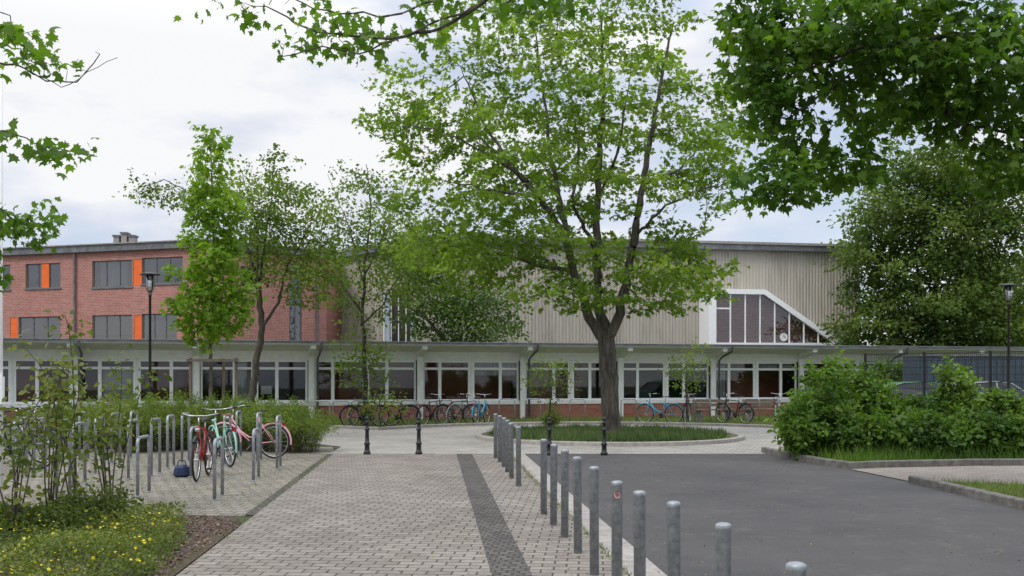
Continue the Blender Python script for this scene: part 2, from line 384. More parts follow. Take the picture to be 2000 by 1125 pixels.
def kerb(name,pts,w,h,m,label,z0=0):
    mb=MB(); P=[Vector((x,y,0)) for x,y in pts]
    vs=[];n=len(P)
    for i,p in enumerate(P):
        t=(P[min(i+1,n-1)]-P[max(i-1,0)]).normalized(); q=Vector((-t.y,t.x,0))*w/2
        b=.015
        for k,(o,zz) in enumerate(((1,z0),(1,h-b),(1-b*2/w,h),(-1+b*2/w,h),(-1,h-b),(-1,z0))): vs.append(p+q*o+Vector((0,0,zz)))
    fs=[]
    for i in range(n-1):
        for k in range(5): fs.append((i*6+k,i*6+k+1,(i+1)*6+k+1,(i+1)*6+k))
    fs+=[[0,1,2,3,4,5],[(n-1)*6+k for k in range(5,-1,-1)]]
    mb.add(vs,fs,m); o=struct(name,mb); desc(o,label,'kerb'); return o
back=arcpts(7.7,math.radians(5),math.radians(150),40)+[(-7.5,34.1),(-12,33.1)]
kerb('lawn_kerb',back,.14,.10,M_kerb,'pale stone kerb along the lawn edge')
kerb('island_kerb',arcpts(3.5,0,2*math.pi,64),.16,.11,M_kerb,'round pale stone kerb of the tree island')
sheet('island_soil',arcpts(3.43,0,2*math.pi*(47/48),47),.08,M_lawn,'soil inside the round island','ground')
sheet('facade_lawn',[(p[0],p[1]) for p in back]+[(-14,36.5),(0.4,40.3),(14,44),(24,46.5),(24,28)],.006,M_lawn,'thin lawn in front of the low building','grass')
bed=[(5.45,22.1),(5.5,21.2),(5.8,19.0),(6.05,18.25),(6.6,18.5),(8.5,18.9),(14,19.2)]
kerb('bed_kerb',bed,.14,.13,M_kerbd,'weathered dark kerb around the shrub bed')
sheet('shrub_bed',[(5.55,22.1),(5.62,21.2),(5.9,19.0),(6.1,18.4),(6.6,18.6),(8.5,19.0),(14,19.3),(30,20),(30,40),(11,36),(10.2,28),(8,25)],.03,M_lawn,'soil of the shrub bed','ground')
sheet('driveway_paving',[(6.0,18.15),(6.25,15.8),(9,14.9),(16,14.2),(16,19.1),(8.5,18.8),(6.6,18.4)],.012,M_drive,'brownish brick paved driveway mouth','pavement')
kerb('verge_kerb',[(6.2,15.85),(6.25,15.3),(6.33,13.6),(6.42,11.9),(6.9,10.8),(9.5,9.6),(14,9.0)],.14,.12,M_kerbd,'dark weathered kerb beside the grass verge')
sheet('grass_verge',[(6.25,15.75),(6.32,15.3),(6.4,13.6),(6.5,12),(6.98,10.9),(9.5,9.7),(16,9.2),(16,14.1),(9,14.8)],.05,M_lawn,'grass verge beside the road','grass')
sheet('flower_bed',[(lineX(-2.13,3),3),(lineX(-2.13,11.2),11.2),(-3.2,11.9),(-3.7,12.08),(-14,12.08),(-14,3)],.018,M_mulch,'bark mulch planting bed','ground')

def pts_poly(poly,n,z):
    poly=np.array(poly); lo=poly.min(0);hi=poly.max(0)
    x=rng.uniform(lo[0],hi[0],n*4); y=rng.uniform(lo[1],hi[1],n*4); ins=np.zeros(len(x),bool); j=len(poly)-1
    for i in range(len(poly)):
        xi,yi=poly[i];xj,yj=poly[j]
        c=((yi>y)!=(yj>y))&(x<(xj-xi)*(y-yi)/(yj-yi+1e-12)+xi); ins^=c; j=i
    x=x[ins][:n];y=y[ins][:n]; return np.stack([x,y,np.full(len(x),z)],1)
def stuff(name,me,label,cat):
    o=struct(name,me,'stuff'); desc(o,label,cat); return o
cl=pts_poly(arcpts(3.2,0,6.28,40),560,.08); cl=cl[(np.hypot(cl[:,0]-2.63,cl[:,1]-27.7)>.4)]
q=np.repeat(cl,40,axis=0); q[:,:2]+=rng.normal(size=(len(q),2))*.08
q=q[np.hypot(q[:,0]-cen[0],q[:,1]-cen[1])<3.4]
stuff('island_grass',blades('island_grass',q,.20,.022,L_isl,.97,tj=.8),'low tufted plants filling the round island','grass')
lawnpoly=[(p[0],p[1]) for p in arcpts(7.85,math.radians(5),math.radians(150),20)]+[(-7.5,34.3),(-12,33.3),(-14,36.3),(0.4,40.0),(14,43.5),(16,34)]
stuff('lawn_grass',blades('lawn_grass',pts_poly(lawnpoly,26000,.01),.12,.02,L_grass,.7),'thin uneven lawn grass with weeds','grass')
stuff('verge_grass',blades('verge_grass',pts_poly([(6.4,15.6),(6.5,13.6),(6.6,12),(7.05,11),(9.5,9.8),(15,9.3),(15,14.0),(9,14.7)],26000,.05),.10,.010,L_grass,.8,.0),'verge grass with weeds beside the road','grass')
stuff('bed_grass',blades('bed_grass',pts_poly([(5.65,21.5),(5.95,19.1),(6.2,18.5),(8.2,19.1),(14,19.4),(14,21),(7,23)],12000,.03),.34,.016,L_shrub,.9,-.1),'tall grass tufts along the bed edge','grass')
cp=pts_poly([(-2.95,8.6),(-2.75,6.0),(-6,5.5),(-9,9),(-9,12.2),(-4.0,11.95),(-3.75,11.6),(-3.5,10.8),(-3.2,9.8)],10000,.03)
hmp=.07+.11*(.5+.5*np.sin(cp[:,0]*3.1+np.sin(cp[:,1]*2.3)))*(.5+.5*np.sin(cp[:,1]*2.9+1))
k=8
C=np.repeat(cp,k,axis=0); C[:,2]+=np.repeat(hmp,k)*rng.random(len(C))*1.5; C[:,:2]+=rng.normal(size=(len(C),2))*.06
stuff('ground_cover',leafmesh('ground_cover',C,.034,OVAL,L_cover,up=1.2,clump=2.5,tj=.7),'low leafy ground cover plants on mulch','plants')
fl=cp[rng.integers(0,len(cp),850)].copy(); fl[:,2]+=.11+.10*rng.random(len(fl))
FLOW=[(math.sin(t)*(.5 if i%2==0 else .28),math.cos(t)*(.5 if i%2==0 else .28),0) for i,t in enumerate(np.linspace(0,6.283,11)[:-1])]
stuff('yellow_flowers',leafmesh('yellow_flowers',fl,.032,FLOW,L_flow,up=1.2,droop=0),'small yellow five petalled blossoms','flowers')
chips=pts_poly([(-3.0,11.4),(-2.65,4),(-4.5,5),(-5,11.9),(-3.5,11.95)],7000,.025)
stuff('bark_chips',leafmesh('bark_chips',chips,.035,RHOM,leafmat('chips',(.05,.032,.02),(.12,.078,.053),(.24,.17,.12),0),up=2,droop=0,tj=.9),'loose bark chips','mulch')
lit=pts_poly([(-3.2,6),(5.2,6),(5,21.5),(-3.7,21.5)],1500,.02)
stuff('fallen_litter',leafmesh('fallen_litter',lit,.025,RHOM,L_litter,up=3,droop=0),'tiny fallen leaf litter on the paving','litter')
lit=pts_poly([(lineX(-2.4,12.2),12.2),(lineX(-2.4,21),21),(-10,23),(-10,12.2)],3500,.006)
stuff('paving_weeds',blades('paving_weeds',lit,.035,.010,L_grass,.9),'small weeds growing in the paving joints','weeds')
lit=np.vstack([np.stack([lineX(1.6,(d:=rng.uniform(5,21.5,1500)))+rng.normal(size=1500)*.03,d,np.full(1500,.014)],1),np.stack([lineX(-2.18,(d:=rng.uniform(8,21.5,800)))+rng.normal(size=800)*.04,d,np.full(800,.014)],1)])
stuff('edge_weeds',blades('edge_weeds',lit,.035,.008,L_grass,.9),'moss and weeds along the path edges','weeds')

# ================================================================= BUILDINGS
def wallM(A,B):
    A=Vector((*A,0));B=Vector((*B,0)); t=(B-A).normalized(); n=Vector((-t.y,t.x,0))
    M=Matrix.Identity(4)
    for i in range(3): M[i][0]=t[i];M[i][1]=n[i];M[i][3]=A[i]
    return M,(B-A).length
def u_on(A,B,px):
    a=(px-1000)/2000; dx,dy=B[0]-A[0],B[1]-A[1]
    s=(a*A[1]-A[0])/(dx-a*dy); return s*math.hypot(dx,dy),A[1]+s*dy
def wall_open(mb,L,z0,z1,ops,m,dep=.18,u0=0):
    us=sorted({u0,L}|{o[0] for o in ops}|{o[1] for o in ops}); zs=sorted({z0,z1}|{o[2] for o in ops}|{o[3] for o in ops})
    for i in range(len(us)-1):
        for j in range(len(zs)-1):
            cu=(us[i]+us[i+1])/2;cz=(zs[j]+zs[j+1])/2
            if any(o[0]<cu<o[1] and o[2]<cz<o[3] for o in ops): continue
            mb.add([(us[i],0,zs[j]),(us[i+1],0,zs[j]),(us[i+1],0,zs[j+1]),(us[i],0,zs[j+1])],[(0,1,2,3)],m)
    for a,b,c,d in ops:
        mb.add([(a,0,c),(b,0,c),(b,dep,c),(a,dep,c)],[(0,1,2,3)],m); mb.add([(a,0,d),(b,0,d),(b,dep,d),(a,dep,d)],[(3,2,1,0)],m)
        mb.add([(a,0,c),(a,dep,c),(a,dep,d),(a,0,d)],[(0,1,2,3)],m); mb.add([(b,0,c),(b,dep,c),(b,dep,d),(b,0,d)],[(3,2,1,0)],m)

A1=(-29.3,54.3);B1=(-15.0,50.0);C1=(-9.85,54.3)
RB=root('brick_building','two storey red brick school wing with orange window panels','building',(-15,50,0))
Ml,Ll=wallM(A1,B1); Mr,Lr=wallM(B1,C1)
mb=MB(Ml)
def rect(A,B,p0,p1,y0,y1):
    ua,da=u_on(A,B,p0);ub,db=u_on(A,B,p1); dm=(da+db)/2; return (ua,ub,Z(y1,dm),Z(y0,dm))
specL=[(50,118,514,562,'w'),(180,258,508,560,'c'),(277,357,502,553,'w'),(-60,20,518,566,'w'),
       (36,118,618,665,'b'),(180,258,615,668,'b'),(277,345,612,668,'b'),(-60,5,622,668,'b')]
opsL=[rect(A1,B1,*s[:4]) for s in specL]
orgL=[rect(A1,B1,*s) for s in ((80,95,514,562),(260,276,506,558),(262,276,615,668),(20,34,620,664))]
ops2=opsL+[orgL[1],orgL[2],orgL[3]]
wall_open(mb,Ll,0,7.95,ops2,M_redb)
mb.M=Mr
opr=[rect(B1,C1,565,590,515,668),rect(B1,C1,470,505,520,560)]
wall_open(mb,Lr,0,7.95,opr,M_redb)
mb.M=None
mb.add([(A1[0],A1[1],0),(A1[0],A1[1],7.95),(A1[0]-3,70,7.95),(A1[0]-3,70,0)],[(0,1,2,3)],M_redb)
mb.add([(C1[0],C1[1],0),(C1[0],C1[1],7.95),(-9.5,70,7.95),(-9.5,70,0)],[(3,2,1,0)],M_redb)
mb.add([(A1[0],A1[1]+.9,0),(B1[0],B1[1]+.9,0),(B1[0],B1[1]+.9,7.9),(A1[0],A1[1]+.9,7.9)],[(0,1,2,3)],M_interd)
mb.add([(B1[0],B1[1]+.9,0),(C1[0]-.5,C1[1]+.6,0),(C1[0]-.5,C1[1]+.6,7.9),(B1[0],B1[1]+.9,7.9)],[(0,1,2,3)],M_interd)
part('wall',mb,RB,world=True)
mb=MB(Ml); mb.box(-.3,Ll+.05,-.22,.1,7.95,8.28,M_roofg); mb.box(-.3,Ll+.1,-.3,.12,8.281,8.34,M_kerb)
mb.M=Mr; mb.box(-.06,Lr+.2,-.22,.1,7.952,8.279,M_roofg); mb.box(-.1,Lr+.25,-.3,.12,8.283,8.342,M_kerb)
mb.M=None; mb.add([(A1[0],A1[1],8.2),(B1[0],B1[1],8.2),(C1[0],C1[1],8.2),(-9.5,70,8.2),(A1[0]-3,70,8.2)],[(0,1,2,3,4)],M_roofg)
part('roof',mb,RB,world=True)
def win(M,r,nm,style,parent,fm=M_dframe,gm=M_glassb,y=.1):
    a,b,c,d=r; mb=MB(M); t=.055
    mb.box(a,b,y-.03,y+.03,c,c+t,fm);mb.box(a,b,y-.03,y+.03,d-t,d,fm)
    mb.box(a,a+t,y-.03,y+.03,c+t,d-t,fm);mb.box(b-t,b,y-.03,y+.03,c+t,d-t,fm)
    for i in range(1,nm):
        u=a+(b-a)*i/nm; mb.box(u-t/2,u+t/2,y-.028,y+.028,c+t,d-t,fm)
    w=part('window',mb,parent,world=True)
    g=MB(M); g.add([(a+t,y,c+t),(b-t,y,c+t),(b-t,y,d-t),(a+t,y,d-t)],[(0,1,2,3)],gm); part('glass',g,w)
    if style=='b': g=MB(M); g.box(a+t,b-t,y+.06,y+.08,c+t+.25*(d-c),d-t,M_blind); part('blind',g,w)
    if style=='c': g=MB(M); g.box(a+t+.25,a+(b-a)*.8,y+.15,y+.17,c+t,d-t,M_curt); part('curtain',g,w)
    if style=='w': g=MB(M); g.box(a+t,a+(b-a)*.3,y+.15,y+.17,c+t+.3*(d-c),d-t,M_blind); part('blind',g,w)
    return w
for s,r in zip(specL,opsL): win(Ml,r,3,s[4],RB)
win(Mr,opr[0],2,'w',RB); win(Mr,opr[1],1,'w',RB)
for i,r in enumerate(orgL):
    g=MB(Ml); g.box(r[0]+.01,r[1]-.01,.02 if i else .03,.06,r[2]+.01,r[3]-.01,M_orange); part('orange_panel',g,RB,world=True)
for i,r in enumerate(opsL[:4]):
    g=MB(Ml); g.box(r[0]-.05,r[1]+.05,-.05,.0,r[2]-.08,r[2]-.005,M_roofg); part('sill',g,RB,world=True)
mb=MB()
for i in range(3): mb.box(-21.8+i*.42,-21.5+i*.42,56,56.5,8.2,9.3+.15*(i==1),M_kerb); mb.box(-21.85+i*.42,-21.45+i*.42,55.95,56.55,9.451 if i==1 else 9.301,9.55 if i==1 else 9.4,M_roofg)
part('chimney',mb,RB,world=True)
mb=MB(Ml); u,_=u_on(A1,B1,148); mb.tube([(u,-.1,2.5),(u,-.1,7.9)],.06,M_roofg); part('downpipe',mb,RB,world=True)
mb=MB(Mr); u,_=u_on(B1,C1,618); mb.tube([(u,-.1,2.5),(u,-.1,7.9)],.06,M_roofg); part('downpipe',mb,RB,world=True)

H0=(-3.9,52.0);H1=(19.1,56.2);HL=(-10.9,60.0);HR=(23,72)
HB=root('sports_hall','tall sports hall clad in ribbed beige concrete','building',(H0[0],H0[1],0))
def ribs(mb,L,z0,z1,m,sp=.18,dep=.045):
    n=int(L/sp); sp=L/n; pr=[]
    for i in range(n): pr+=[(i*sp,0),(i*sp+sp*.42,0),(i*sp+sp*.54,dep),(i*sp+sp*.88,dep)]
    pr.append((L,0))
    k=len(pr); mb.add([(u,v,z0) for u,v in pr]+[(u,v,z1) for u,v in pr],[(i,i+1,i+1+k,i+k) for i in range(k-1)],m)
Mh,Lh=wallM(H0,H1); Mhl,Lhl=wallM(HL,H0); Mhr,Lhr=wallM(H1,HR)
mb=MB(Mh); ribs(mb,Lh,0,8.5,M_rib)
mb.M=Mhl
gu0,gd=u_on(HL,H0,748);gu1,_=u_on(HL,H0,806)
for a,b,z0,z1 in ((0,gu0,0,8.5),(gu1,Lhl,0,8.5),(gu0,gu1,6.3,8.5)):
    mb.M=Mhl@Matrix.Translation((a,0,0)); ribs(mb,b-a,z0,z1,M_rib)
mb.M=Mhr; ribs(mb,Lhr,0,8.5,M_rib); part('wall',mb,HB,world=True)
mb=MB(Mh); mb.box(-.1,Lh+.3,-.3,.3,8.42,8.72,M_roofg); mb.box(-.12,Lh+.35,-.36,.32,8.722,8.85,M_kerb)
mb.M=Mhl; mb.box(-.1,Lhl+.05,-.3,.3,8.424,8.716,M_roofg); mb.box(-.1,Lhl+.05,-.36,.32,8.726,8.846,M_kerb)
mb.M=Mhr; mb.box(.0,Lhr,-.3,.3,8.426,8.718,M_roofg)
mb.M=None; mb.add([(*H0,8.6),(*H1,8.6),(*HR,8.6),(-12,72,8.6),(*HL,8.6)],[(0,1,2,3,4)],M_roofg)
part('roof',mb,HB,world=True)
win(Mhl,(gu0,gu1,2.0,6.3),4,'c',HB,fm=M_frame,gm=M_glassb,y=.08)
pr=-1.4
u0,_=u_on(H0,H1,1366);u1,_=u_on(H0,H1,1474);u2,_=u_on(H0,H1,1628)
zb=3.28;zt=6.22
outer=[(u0,zb),(u2,zb+.02),(u1,zt),(u0,zt)]; inner=[(u0+.40,zb+.14),(u2-.72,zb+.16),(u1-.08,zt-.26),(u0+.40,zt-.26)]
mb=MB(Mh)
vs=[(a,pr,b) for a,b in outer]+[(a,pr,b) for a,b in inner]+[(a,pr+.3,b) for a,b in inner]+[(a,.1,b) for a,b in outer]
fs=[(i,(i+1)%4,4+(i+1)%4,4+i) for i in range(4)]+[(4+i,4+(i+1)%4,8+(i+1)%4,8+i) for i in range(4)]+[((i+1)%4,i,12+i,12+(i+1)%4) for i in range(4)]
mb.add(vs,fs,M_frame); dw=part('dormer_window',mb,HB,world=True,label='angular white framed projecting window on the hall')
iu0,iu1=inner[0][0],inner[1][0]; top=inner[2]
def ztop(u): return top[1] if u<=top[0] else top[1]+(u-top[0])/(inner[1][0]-top[0])*(inner[1][1]-top[1])
def zbot(u): return inner[0][1]+(u-iu0)/(iu1-iu0)*(inner[1][1]-inner[0][1])
for i in range(1,8):
    mb=MB(Mh); u=iu0+(iu1-iu0)*i/8; mb.box(u-.035,u+.035,pr+.12,pr+.2,zbot(u)-.01,ztop(u)+.01,M_frame); part('mullion',mb,dw)
mb=MB(Mh); mb.box(iu0,iu0+(iu1-iu0)/8-.036,pr+.13,pr+.19,zt-1.05,zt-.97,M_frame); part('transom',mb,dw)
mb=MB(Mh); mb.add([(a,pr+.16,b) for a,b in inner],[(0,1,2,3)],M_glassd); part('glass',mb,dw)
mb=MB(Mh); mb.add([(a,-.55,b) for a,b in outer],[(0,1,2,3)],M_redb); part('inner_wall',mb,dw)
mb=MB(Mh); u,_=u_on(H0,H1,1510); mb.prism([(u+.22*math.cos(t),zb+.45+.22*math.sin(t)) for t in np.linspace(0,6.283,25)[:-1]],pr+.09,pr+.115,M_white)
mb.box(u-.012,u+.012,pr+.08,pr+.089,zb+.45,zb+.63,M_black); mb.box(u,u+.12,pr+.08,pr+.089,zb+.44,zb+.46,M_black)
part('clock',mb,dw)

ang=math.atan(.27); PB=root('pavilion','long low white framed school pavilion with brick plinth','building',(.4,40.36,0),ang)
L=4.09; n0,n1=-7,8; xa,xb=n0*L,n1*L
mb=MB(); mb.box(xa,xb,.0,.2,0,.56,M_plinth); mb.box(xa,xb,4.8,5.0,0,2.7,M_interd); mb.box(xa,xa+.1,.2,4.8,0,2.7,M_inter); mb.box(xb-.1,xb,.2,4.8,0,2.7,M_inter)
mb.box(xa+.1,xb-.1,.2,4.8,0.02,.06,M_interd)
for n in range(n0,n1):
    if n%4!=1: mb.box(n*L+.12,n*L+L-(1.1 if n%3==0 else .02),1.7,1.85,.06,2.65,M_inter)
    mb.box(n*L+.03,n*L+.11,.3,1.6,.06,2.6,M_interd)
part('wall',mb,PB)
mb=MB(); mb.box(xa,xb,-.04,.22,.562,.70,M_white); part('sill',mb,PB)
mb=MB(); mb.box(xa,xb,-.02,.2,2.27,2.74,M_white); part('lintel',mb,PB)
mb=MB()
mb.add([(xa,-1.25,2.80),(xb,-1.25,2.80),(xb,-.021,2.60),(xa,-.021,2.60)],[(3,2,1,0)],M_soff)
mb.box(xa,xb,-1.27,5.2,2.802,2.87,M_white)
mb.add([(xa,-1.3,2.93),(xb,-1.3,2.93),(xb,5.2,3.0),(xa,5.2,3.0)],[(0,1,2,3)],M_roofg)
part('roof',mb,PB)
mb=MB(); mb.box(xa,xb,-1.36,-1.275,2.85,2.925,M_roofg); mb.box(xa,xb,-1.38,-1.27,2.926,2.945,M_galv); part('gutter',mb,PB)
for n in range(n0,n1+1):
    mb=MB(); x=n*L
    mb.box(x-.11,x+.11,-.16,-.042,0,2.52,M_white); mb.prism([(x-.1,2.5),(x+.1,2.5),(x+.1,2.76),(x-.1,2.76)],-.159,-.05,M_white)
    vs=[(x-.1,-1.2,2.66),(x+.1,-1.2,2.66),(x+.1,-.16,2.40),(x-.1,-.16,2.40),(x-.1,-1.2,2.80),(x+.1,-1.2,2.80),(x+.1,-.16,2.78),(x-.1,-.16,2.78)]
    mb.add(vs,[(3,2,1,0),(0,1,5,4),(1,2,6,5),(3,0,4,7)],M_white)
    part('column',mb,PB)
    if n%2==0 and n<n1:
        mb=MB(); mb.tube([(x+.28,-1.3,2.85),(x+.28,-1.2,2.65),(x+.26,-.4,2.45),(x+.22,-.22,2.3),(x+.22,-.22,.05)],.045,M_roofg); part('downpipe',mb,PB,smooth=True)
for n in range(n0,n1):
    for h in range(2):
        a=n*L+.13+h*(L-.26+.10)/2; b=a+(L-.26-.10)/2; c,d=.70,2.27; y=.05; t=.075
        mb=MB(); mb.box(a,b,y,y+.08,c,c+t,M_frame);mb.box(a,b,y,y+.08,d-t,d,M_frame)
        mb.box(a,a+t,y,y+.08,c+t,d-t,M_frame);mb.box(b-t,b,y,y+.08,c+t,d-t,M_frame)
        f=.36 if h==0 else .40
        if (n+h)%3==0: f=1-f
        m=a+(b-a)*f; mb.box(m-.06,m+.06,y-.005,y+.085,c+t,d-t,M_frame)
        mb.box(a+t,m-.06,y,y+.08,1.91,2.0,M_frame); mb.box(m+.06,b-t,y,y+.08,1.91,2.0,M_frame)
        w=part('window',mb,PB)
        g=MB(); g.add([(a+t,y+.04,c+t),(b-t,y+.04,c+t),(b-t,y+.04,d-t),(a+t,y+.04,d-t)],[(0,1,2,3)],M_glass); part('glass',g,w)
        rr=random.random()
        if rr<.2:
            g=MB(); s=random.choice([(a+t,m-.07),(m+.07,b-t)]); g.box(s[0],s[1],y+.2,y+.22,c+t,d-t-(random.random()*.3),M_curt); part('curtain',g,w)
        elif rr<.4:
            g=MB(); g.box(a+t,b-t,y+.2,y+.22,d-.35-random.random()*.5,d-t,M_curt); part('blind',g,w)
        elif rr<.55:
            g=MB(); g.box(a+t+.1,a+t+.5,y+.25,y+.27,1.0,1.3,M_frame); part('notice_sheet',g,w)
    a=n*L+.13+(L-.36)/2; mb=MB(); mb.box(a+.001,a+.099,.03,.15,.70,2.27,M_white); part('window_post',mb,PB)

# ================================================================= TREES
def pp(px,py,d): return (X(px,d),d,Z(py,d))
d=27.7
limbs=[(None,[(2.68,d,0),(2.65,d,1.0),pp(1187,720,d),pp(1184,665,d)],(.25,.235)),
 ((0,1),[pp(1150,620,27.6),pp(1125,545,27.4),pp(1100,450,27.1),pp(1055,385,26.8),pp(985,310,26.6),pp(890,235,26.5)],(.145,.02)),
 ((0,1),[pp(1168,590,28.2),pp(1165,450,28.6),pp(1172,300,28.8),pp(1180,180,28.8),pp(1175,40,28.8)],(.15,.03)),
 ((0,1),[pp(1212,610,27.6),pp(1228,520,27.4),pp(1250,400,27.0),pp(1280,210,26.8),pp(1312,60,26.8)],(.145,.025)),
 ((1,.28),[pp(1060,520,27.3),pp(975,495,26.9),pp(880,480,26.8)],(.06,.015)),
 ((3,.22),[pp(1300,490,27.8),pp(1375,455,28.2)],(.05,.015)),
 ((1,.35),[pp(1090,380,27.4),pp(1070,250,27.4),pp(1050,90,27.4)],(.085,.02)),
 ((1,.6),[pp(960,370,25.8),pp(860,350,25.5)],(.05,.012)),
 ((2,.45),[pp(1210,280,27.8),pp(1230,150,27.5)],(.055,.015)),
 ((3,.5),[pp(1330,330,26.6),pp(1390,260,26.4)],(.05,.012)),
 ((1,.5),[pp(1000,330,26.8),pp(940,230,26.8),pp(900,130,27)],(.06,.015)),
 ((1,.72),[pp(950,300,25.6),pp(850,250,25.4),pp(760,240,25.4)],(.04,.01)),
 ((3,.35),[pp(1300,400,26.2),pp(1370,370,26.),pp(1440,350,26.)],(.045,.01)),
 ((2,.3),[pp(1120,400,26.8),pp(1130,280,26.6),pp(1110,150,26.6)],(.06,.015))]
F=.34
A=np.vstack([blob((X(1090,d),d,7.8),(5.0,4.2,5.0),250,10,.36,.45,F),blob(pp(930,490,27),(1.9,2,1.1),52,10,.34,.5,F),blob(pp(790,230,27),(1.0,1.5,1.4),30,9,.32,.5,F),
 blob(pp(1320,540,27.8),(1.3,2,1.1),50,10,.33,.5,F),blob(pp(1130,580,26.5),(1.6,1,.5),18,10,.33,.5,F),blob(pp(1380,280,27.8),(1.3,2,1.7),36,9,.33,.5,F),blob((X(1080,d),d,12),(4,3.5,1.6),42,8,.36,.5,F)])
A=A[A[:,2]>3.4]
tree('maple_tree','tall spreading maple in fresh green leaf in the round island',(2.63,27.7),limbs,A,.26,.26,.24,L_main,LOBE,.135,9,.13,.018,rtip=.005,bark=M_barkm,jit=.08,fz=.45,up=1.1,droop=.3,tint0=.05)

d=26.;bx=X(412,d)
lim=[(None,[(bx,d,0),(bx,d,2.2),(bx+.05,d,5),(bx+.02,d,7.9)],(.06,.015))]
A=np.vstack([blob((bx,d,3.7),(.95,.9,1.5),84,6,.14,.5,.6),blob((bx+.05,d,5.6),(.62,.62,1.5),66,6,.13,.5,.6),blob((bx,d,7.3),(.30,.30,.9),22,6,.12)])
tree('young_tree','slender young tree with dense bright green foliage',(bx,d),lim,A,.16,.16,.06,L_bright,LOBE,.145,9,.09,.014,bark=M_bark,rtip=.004,tint0=.12)
st=root('tree_stake','wooden stake frame supporting a young tree','tree stake',(bx,d,0))
for i,(sx,sy) in enumerate(((-.42,-.3),(.72,-.3),(.15,.6))):
    mb=MB(); mb.tube([(sx,sy,0),(sx,sy,2.12)],.04,M_wood,n=10); part('post',mb,st,smooth=False)
mb=MB(); mb.box(-.5,.8,-.38,-.345,2.02,2.09,M_wood); part('crossbar',mb,st)
d=30.;bx=X(488,d)
lim=[(None,[(bx,d,0),(bx+.1,d,1.4),(X(512,d),d,Z(640,d)),(X(505,d),d,Z(560,d))],(.12,.08)),((0,.75),[pp(545,590,30),pp(560,520,30.3),pp(600,450,30.5)],(.05,.015)),((0,1),[pp(480,470,30.6),pp(400,390,31),pp(320,350,31),pp(260,370,31)],(.055,.008)),((0,1),[pp(520,450,30),pp(540,300,30)],(.055,.012)),((0,1),[pp(500,430,30),pp(470,330,30)],(.04,.01))]
A=np.vstack([blob(pp(525,430,30.3),(1.7,1.6,2.1),140,7,.28,.6,.5),blob(pp(595,510,30.3),(.95,1.2,1.4),80,7,.24,.5,.5),blob(pp(330,375,31),(1.3,.6,.4),18,5,.22)])
tree('slender_tree','wide spreading tree with soft thin green foliage',(bx,d),lim,A,.2,.2,.12,L_mid,RHOM,.11,10,.13,.012,bark=M_barkd,rtip=.0035,tint0=.0,fz=.6)
d=34.;bx=X(712,d)
lim=[(None,[(bx,d,0),(bx+.02,d,1.6),(X(708,d),d,Z(620,d)),(X(712,d),d,Z(520,d)),(X(725,d),d,Z(400,d)),(X(715,d),d,Z(320,d))],(.10,.015)),((0,.4),[pp(745,600,34),pp(790,520,34)],(.04,.012)),((0,.45),[pp(670,560,34),pp(640,460,34)],(.04,.012)),((0,.6),[pp(770,420,34),pp(800,340,34)],(.03,.01)),((0,.55),[pp(680,440,34),pp(640,340,34)],(.03,.008))]
A=np.vstack([blob(pp(720,480,34),(1.9,1.8,2.7),160,7,.30,.6,.5),blob(pp(710,700,33.6),(.8,.7,.9),40,6,.2),blob(pp(780,520,34),(1.3,1,1.1),60,6,.25,.5,.5)])
tree('slender_tree','thin twiggy tree with light airy green leaves',(bx,d),lim,A,.22,.22,.10,L_mid,RHOM,.115,9,.15,.012,bark=M_barkd,rtip=.004,prob=.9,tint0=-.02,fz=.6)
d=47.;bx=X(900,d)
lim=[(None,[(bx,d,0),(bx,d,2.2),(bx,d,3.4)],(.14,.09)),((0,.7),[pp(830,620,47),pp(800,600,47)]),((0,.8),[pp(970,620,47)])]
A=np.vstack([blob(pp(905,620,47),(3.1,1.8,1.6),120,6,.3,.45),blob(pp(830,520,47.5),(1.6,1.3,2.1),80,6,.3)])
tree('rounded_tree','low rounded dark green tree behind the pavilion roof',(bx,d),lim,A,.34,.34,.12,L_dark,RHOM,.17,20,.24,.03,bark=M_barkd)
d=52.;bx=X(1825,d)
lim=[(None,[(bx,d,0),(bx,d,2.5),(bx,d,5),(bx+.2,d,9)],(.28,.08)),((0,.3),[(bx-2,d,5),(bx-3,d,6)]),((0,.35),[(bx+2,d,5.2),(bx+3,d,6)])]
A=np.vstack([blob((bx,d,4.8),(4.7,3.2,3.2),210,7,.55,.4,.5),blob((bx-1.2,d,8.8),(3.3,2.6,2.8),120,7,.55,.4,.5),blob((bx+1.8,d,9.8),(2.8,2.4,3.2),110,7,.55,.4,.5),blob((bx-.3,d,11.8),(2.2,2,1.8),50,7,.5,.4,.5)])
tree('broad_tree','broad tall loose tree with deep green foliage',(bx,d),lim,A,.4,.38,.25,L_olive,RHOM,.22,25,.3,.045,bark=M_barkd,up=1.0,tint0=.05,fz=.6,clump=.9)
d=58.;bx=X(1985,d)
A=blob((bx,d,4.8),(3.4,3.,4.2),150,6,.45,.4,.6)
tree('broad_tree','dense green tree behind the fence',(bx,d),[(None,[(bx,d,0),(bx,d,3)],(.2,.15))],A,.45,.42,.2,L_olive,RHOM,.23,28,.3,.045,bark=M_barkd,tint0=.05)
for px,py,dd,hh,lab in ((1075,745,33.,2.45,'small young tree with airy leaves on the lawn'),(1342,735,35.,2.7,'small spreading young tree near the facade'),(742,765,33.,1.5,'small leafy young tree beside bicycles')):
    bx=X(px,dd); A=blob((bx,dd,hh-.75),(.8,.6,.8),34,5,.14,.45)
    tree('young_tree',lab,(bx,dd),[(None,[(bx,dd,0),(bx,dd,.9)],(.03,.025))],A,.15,.15,.03,L_mid,RHOM,.10,5,.10,.010,bark=M_barkd,rtip=.0035,tint0=.05,prob=.8)
